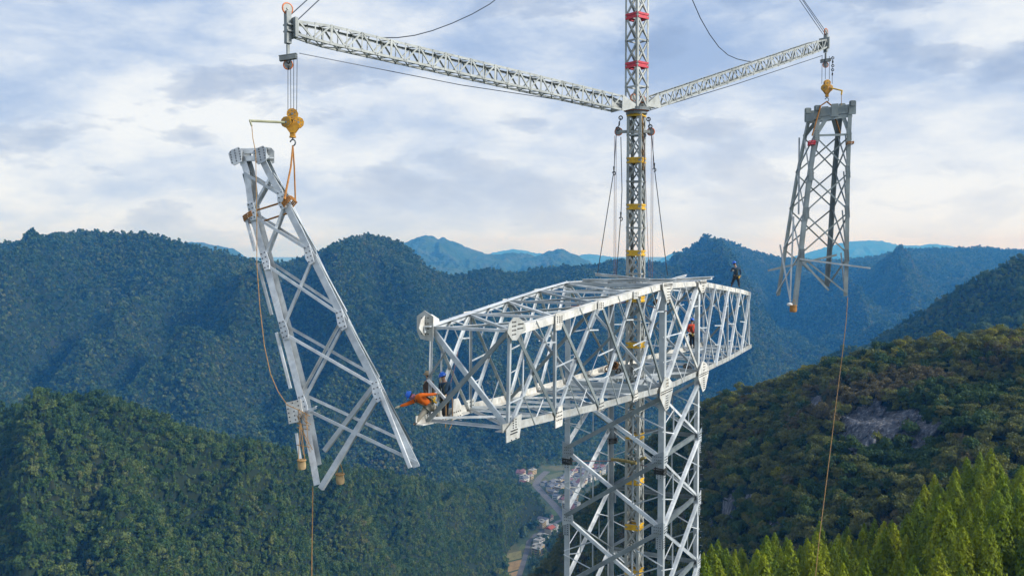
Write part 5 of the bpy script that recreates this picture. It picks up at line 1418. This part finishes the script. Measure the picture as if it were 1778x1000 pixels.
    if harness:
        ax_ = (J['chest'] - J['hip']).normalized(); f = (lk - ax_ * lk.dot(ax_)); f = f.normalized() if f.length > .1 else sd_
        w = ax_.cross(f).normalized()
        mb = MB()
        mb.torus(J['hip'] + ax_ * .04, ax_, .165, .028, 20, 6)
        for sgn in (-1, 1):
            pts = [J['hip'] + ax_ * .04 + w * sgn * .10 + f * .14, J['chest'] + w * sgn * .07 + f * .185, lerp(J['chest'], J['neck'], .7) + w * sgn * .10 + f * .03, J['chest'] - f * .185 + w * sgn * .03, J['hip'] + ax_ * .04 - w * sgn * .10 - f * .14]
            mb.tube(pts, .02, 6)
            hj = J['hj' + 'LR'[sgn > 0]]; kn = J['kn' + 'LR'[sgn > 0]]
            mb.torus(lerp(hj, kn, .3), kn - hj, .115, .02, 16, 6)
        hr = put('harness', mb.mesh('harness', [M['webbing']]), 'webbing')
        mb = MB(); rr_ = random.Random(int(foot.x * 100))
        for q_ in range(4):
            a = rr_.uniform(0, 6.28); c = J['hip'] + (f * math.cos(a) + w * math.sin(a)) * .19 - ax_ * .03
            mb.box(c, w * .045, f * .03, ax_ * .07)
        put('tool_pouch', mb.mesh('tool_pouch', [M['yellow']]), 'yellow')
    return r_
def PJ(Y, **k):
    out = {}
    for n, v in k.items(): out[n] = P(v[0], v[1], Y + (v[2] if len(v) > 2 else 0))
    return out
# the one leaning out and touching the hanging section: his hand lies on its leg
touch = on_plane(688, 707, pl[0], sn) + sn * .02
hj_ = PJ(31.0, hip=(747, 702, .15), chest=(727, 690, -.1), neck=(718.5, 689, -.1), head=(713, 686.5, -.12), shL=(722.5, 694.5, .08), elL=(706, 701.5, -.1),
         shR=(729, 685.5, -.3), elR=(744, 685, -.25), wrR=(759.5, 683.5, -.05), hjL=(744, 706, .05), hjR=(751, 706, .3), knL=(730, 722, -.1), anL=(722.5, 733.5, -.2), toeL=(718, 736, -.35),
         knR=(758, 716, .5), anR=(763, 727, .9), toeR=(760, 729, .75))
hj_['wrL'] = lerp(touch, hj_['elL'], .34)
person('person in orange leaning far out to touch the hanging tower section', hj_, 'orange_cloth', 'khaki_cloth', face='scarf', look=Vector((-.9, -.35, -.6)), grips=(.1, .9))
j2 = PJ(32.2, hip=(773, 691), chest=(773.5, 670), neck=(771.5, 662), head=(769, 654), shL=(767, 666), elL=(763.5, 675), wrL=(764, 662, -.15), shR=(780.5, 666), elR=(783, 678, -.1), wrR=(774, 686, -.25),
        hjL=(770, 693), hjR=(776, 693), knL=(770.5, 709, -.1), knR=(775, 709), anL=(771, 724), anR=(775.5, 723, .1), toeL=(768.5, 726, -.15), toeR=(773, 725, -.1))
person('person in dark blue with a blue helmet standing upright behind the leaning worker', j2, 'navy_cloth', 'dark_cloth', look=Vector((-.6, -.8, -.3)))
j3 = PJ(32.1, hip=(746, 690), chest=(744.5, 668), neck=(743.5, 659.5), head=(743, 652), shL=(738.5, 664), elL=(737, 675), wrL=(741, 684, -.2), shR=(750.5, 664), elR=(753, 675), wrR=(752, 685, -.15),
        hjL=(743, 692), hjR=(749, 692), knL=(743, 707), knR=(749, 707), anL=(744, 720, .1), anR=(749, 720, .1), toeL=(742, 722, -.05), toeR=(747, 722, -.05))
person('person in brown clothes and a tan cap behind the thin end post', j3, 'brown_cloth', 'dark_cloth', cap='straw', look=Vector((-.7, .3, -.3)))
Y4 = lerp(TF[7], TF[8], .5).y - .1
j4 = PJ(Y4, hip=(1278, 480.5), chest=(1278.3, 468.5), neck=(1277.2, 462.3), head=(1275.2, 457.8), shL=(1271.8, 465.8), elL=(1268.8, 471.5), wrL=(1272, 470, -.25), shR=(1284, 465.8), elR=(1286.2, 472.5), wrR=(1285.3, 478),
        hjL=(1275.5, 481.5), hjR=(1280.7, 481.5), knL=(1272.5, 489), knR=(1282.5, 489.5), anL=(1270.2, 495.6), anR=(1283.4, 496.9), toeL=(1269.5, 496.6, .2), toeR=(1284.2, 498.0, .2))
person('person in blue with a blue helmet standing on top of the crossarm far end', j4, 'navy_cloth', 'dark_cloth', look=Vector((-.35, .9, .35)))
j5 = PJ(55.5, hip=(1201.8, 580), chest=(1201, 567.5), neck=(1201, 561.3), head=(1201.6, 556.5), shL=(1196, 565), elL=(1194.5, 573), wrL=(1198, 577, -.2), shR=(1206.5, 565), elR=(1208, 573), wrR=(1205.5, 579, -.2),
        hjL=(1199.5, 582), hjR=(1204.3, 582), knL=(1199.5, 592), knR=(1205, 592), anL=(1200, 601.5), anR=(1205.3, 601.5), toeL=(1199, 603, -.2), toeR=(1204.5, 603, -.2))
person('person in red orange standing inside the right arm of the crossarm', j5, 'red_cloth', 'dark_cloth', look=Vector((.2, .9, 0)))
mb = MB(); zc = P(1200, 604.5, 55.5).z
q0 = BB[6].lerp(BB[7], .4); q1 = BF[6].lerp(BF[7], .4)
mb.box(Vector(((q0.x + q1.x) / 2, (q0.y + q1.y) / 2, zc)), Vector((q1.x - q0.x, q1.y - q0.y, 0)) / 2, AX * .15, UP * .03)
tag(mb.build('plank', M['mid']), 'narrow metal plank across the right arm under the red clad worker', 'plank')
cable('safety_rope', [P(785, 690, 32.1), P(786, 720, 32.1), P(784, 738, 32.0), P(780, 746, 31.8)], .018, 'hemp', 'safety rope dangling beside the upright worker at the crossarm end', 'rope')
cable('safety_rope', [P(795, 610, 33.2), P(789, 640, 32.8), P(783, 662, 32.3), P(778, 690, 32.2)], .016, 'redwire', 'brown rope running down to the upright worker from the crossarm top', 'rope')
cable('safety_rope', [P(774, 692, 32.0), P(774.5, 720, 31.8), P(773.5, 742, 31.7)], .016, 'hemp', 'thin rope hanging below the belt of the upright worker', 'rope')
# ================================================================ the village in the valley
def GP(px, py, z=0.0):
    d = ray(px, py); return EYE + d * ((z - CAMZ) / d.z)
road_m = paint('road_asphalt', (0.12, 0.12, 0.13), 0.9, 0.2, .1)
def strip(name, pix, w, mat, z, lab=None):
    pts = [GP(*p) for p in pix]; L = []; R_ = []
    for i, p in enumerate(pts):
        d = (pts[min(i + 1, len(pts) - 1)] - pts[max(i - 1, 0)]); d.z = 0; d.normalize(); n = Vector((-d.y, d.x, 0))
        L.append(p + n * w / 2 + UP * z); R_.append(p - n * w / 2 + UP * z)
    mb = MB(); k = len(pts); mb.add(L + R_, [(i, i + 1, k + i + 1, k + i) for i in range(k - 1)])
    return tag(mb.build(name, mat), kind='structure')
roadA = [(896, 1015), (906, 985), (915, 955), (918, 940), (930, 928), (950, 918), (968, 905), (982, 900)]
roadB = [(990, 925), (984, 905), (974, 890), (958, 872), (942, 856), (930, 842), (936, 830), (950, 818)]
strip('road', roadA, 7, road_m, .20); strip('road', roadB, 13, road_m, .25)
fields = [([(876, 962), (905, 955), (906, 968), (878, 975)], (0.20, 0.19, 0.07)), ([(880, 977), (908, 970), (906, 986), (882, 993)], (0.30, 0.20, 0.08)), ([(884, 995), (903, 989), (899, 1004), (884, 1008)], (0.33, 0.22, 0.10)), ([(955, 884), (975, 880), (978, 892), (960, 896)], (0.08, 0.13, 0.03)), ([(905, 945), (912, 943), (913, 952), (900, 955)], (0.10, 0.14, 0.04)), ([(945, 826), (975, 818), (985, 826), (955, 834)], (0.10, 0.12, 0.05))]
for i, (pp, c) in enumerate(fields):
    mb = MB(); mb.add([GP(*q) + UP * .12 for q in pp], [(0, 1, 2, 3)])
    tag(mb.build('field', paint('field_soil', c, .95, .35, .15)), kind='structure')
rv = random.Random(12)
wcols = {'white': (.62, .62, .60), 'cream': (.55, .48, .36), 'yellow': (.50, .38, .18)}
rcols = {'grey': (.13, .14, .17), 'maroon': (.17, .075, .075), 'red': (.42, .10, .05), 'pale': (.33, .33, .32)}
WM = {k: paint(k + '_wall', v, .9, .2, .3) for k, v in wcols.items()}
RM = {k: paint(k + '_roof', v, .9, .35, .4) for k, v in rcols.items()}
wm_ = paint('window_glass_dark', (.04, .05, .07), .3)
def house_meshes(w, d, h, wk, rk, flat):
    mb = MB(); mb.cube((0, 0, h / 2), w, d, h)
    wall = mb.mesh('wall', [WM[wk]])
    mb = MB()
    if flat:
        mb.cube((0, 0, h + .2), w + .6, d + .6, .4); mb.cube((w * .2, 0, h + 1.4), w * .3, d * .4, 2.0)
    else:
        e = .7; r = d * .28
        mb.add([(-w / 2 - e, -d / 2 - e, h), (w / 2 + e, -d / 2 - e, h), (w / 2 + e, d / 2 + e, h), (-w / 2 - e, d / 2 + e, h), (-w / 2 - e * .5, 0, h + r), (w / 2 + e * .5, 0, h + r)],
               [(0, 1, 5, 4), (3, 4, 5, 2), (0, 4, 3), (1, 2, 5), (0, 3, 2, 1)])
    roof = mb.mesh('roof', [RM[rk]])
    win = []
    for s_ in (-1, 1):
        for k in range(int(h // 3)):
            mb = MB()
            mb.cube((0, s_ * (d / 2 + .03), 1.7 + 3 * k), w * .8, .08, 1.3)
            win.append(mb.mesh('window_row', [wm_]))
    return wall, roof, win
hp = {}
for rk, wk, flat in (('grey', 'white', False), ('grey', 'cream', False), ('maroon', 'white', False), ('maroon', 'cream', False), ('red', 'cream', False), ('pale', 'white', True), ('pale', 'yellow', True), ('grey', 'yellow', False)):
    for v in range(2):
        hp.setdefault((rk, wk), []).append(house_meshes(11 + 4 * v, 9 + 1.5 * v, 6 + 3 * v, wk, rk, flat))
placed = []
RP = [GP(*q) for q in roadA + roadB]
def near_road(p):
    for pts, w in ((roadA, 9), (roadB, 14)):
        g_ = [GP(*q) for q in pts]
        for a, b_ in zip(g_[:-1], g_[1:]):
            ab = b_ - a; t_ = max(0, min(1, (p - a).dot(ab) / ab.dot(ab)))
            if (a + ab * t_ - p).length < w: return True
    return False
LABH = {'grey': 'village house with a grey roof in the valley beyond the tower', 'maroon': 'village house with a dark red roof in the valley beyond the tower', 'red': 'village house with a bright red roof beside the lower road', 'pale': 'flat pale roofed village house in the valley beyond the tower'}
def try_house(px, py, force=None):
    p = GP(px, py)
    if near_road(p) or any((p - q).length < 12.5 for q in placed): return
    placed.append(p)
    key = force or rv.choice([('grey', 'white'), ('grey', 'white'), ('grey', 'cream'), ('maroon', 'white'), ('maroon', 'cream'), ('pale', 'white'), ('pale', 'yellow'), ('grey', 'yellow'), ('maroon', 'cream')])
    wall, roof, win = rv.choice(hp[key])
    r_ = empty('village_house', p, LABH[key[0]], 'house', key[0] + ' roofed houses of the village', (0, 0, -.55 + rv.choice((0, 1.57)) + rv.uniform(-.15, .15)))
    for nm, me in [('wall', wall), ('roof', roof)] + [('window_row', w_) for w_ in win]:
        o = bpy.data.objects.new(nm, me); COL.objects.link(o); o.parent = r_
for px, py in ((955, 926), (948, 929)): try_house(px, py, ('red', 'cream'))
for px, py, k in ((942, 938, ('pale', 'white')), (936, 946, ('pale', 'white')), (935, 956, ('pale', 'yellow')), (953, 938, ('grey', 'white')), (948, 948, ('grey', 'white')), (962, 930, ('grey', 'cream')), (906, 922, ('grey', 'cream')), (912, 926, ('maroon', 'cream')), (934, 962, ('pale', 'yellow')), (944, 957, ('grey', 'white'))): try_house(px, py, k)
for q in range(400):        # the two clusters either side of the wide road
    try_house(rv.uniform(902, 946), rv.uniform(821, 843))
for q in range(1500):
    px = rv.uniform(945, 1062); py = rv.uniform(812, 900)
    if py > 838 + (px - 945) * 1.5 or py < 850 - (px - 945) * .55: continue
    if px > 1000 and py > 850 - (px - 1000) * .55: continue
    try_house(px, py)
for q in range(50): try_house(rv.uniform(938, 985), rv.uniform(899, 925))
# valley trees between hills, houses and road
rngV = np.random.default_rng(77)
n = 12000
Yv = 1130 + rngV.random(n) * 1250; pxv = 330 + rngV.random(n) * 800; Xv = (pxv - 889) / FPX * Yv
pts = np.stack([Xv, Yv, np.zeros(n)], -1)
keep = np.ones(n, bool)
for p in placed: keep &= (pts[:, 0] - p.x) ** 2 + (pts[:, 1] - p.y) ** 2 > 10 ** 2
for pl_, w in ((roadA, 9), (roadB, 14)):
    g_ = [GP(*q) for q in pl_]
    for a, b_ in zip(g_[:-1], g_[1:]):
        ab = np.array([b_.x - a.x, b_.y - a.y]); t_ = np.clip(((pts[:, 0] - a.x) * ab[0] + (pts[:, 1] - a.y) * ab[1]) / (ab @ ab), 0, 1)
        keep &= (pts[:, 0] - a.x - t_ * ab[0]) ** 2 + (pts[:, 1] - a.y - t_ * ab[1]) ** 2 > w * w
pyv = 430 + CAMZ / Yv * FPX
for pp, c in fields:
    xs = [q[0] for q in pp]; ys = [q[1] for q in pp]
    keep &= ~((pxv > min(xs) - 1) & (pxv < max(xs) + 1) & (pyv > min(ys) - 1) & (pyv < max(ys) + 4))
vill = (pxv > 935) & (pxv < 1065) & (pyv > 812) & (pyv < 905)
keep &= ~(vill & (rngV.random(n) > .15))
gn_forest('valley_trees', pts[keep], mid_crowns, rngV, .9, 2.0, 'valley floor trees between the village and the hills', sink=1.5)
# ---------------------------------------------------------------- the air
hb = MB(); hb.add([(x, y, z) for x in (-12500, 12500) for y in (-1500, 17500) for z in (-1.0, 572.0)],
                  [(0, 1, 3, 2), (4, 6, 7, 5), (0, 4, 5, 1), (2, 3, 7, 6), (0, 2, 6, 4), (1, 5, 7, 3)])
hm = bpy.data.materials.new('air'); hm.use_nodes = True
t = hm.node_tree; t.nodes.clear()
pv = N(t, 'ShaderNodeVolumePrincipled')
pv.inputs['Color'].default_value = (0.07, 0.385, 1.0, 1)
pv.inputs['Absorption Color'].default_value = (1, 1, 1, 1)
pv.inputs['Density'].default_value = 0.000115
pv.inputs['Anisotropy'].default_value = 0.0
ou = N(t, 'ShaderNodeOutputMaterial')
t.links.new(pv.outputs[0], ou.inputs['Volume'])
hm.cycles.homogeneous_volume = True
ho = hb.build('haze', hm); tag(ho, 'thin blue mountain haze over the whole valley', 'haze', kind='stuff')
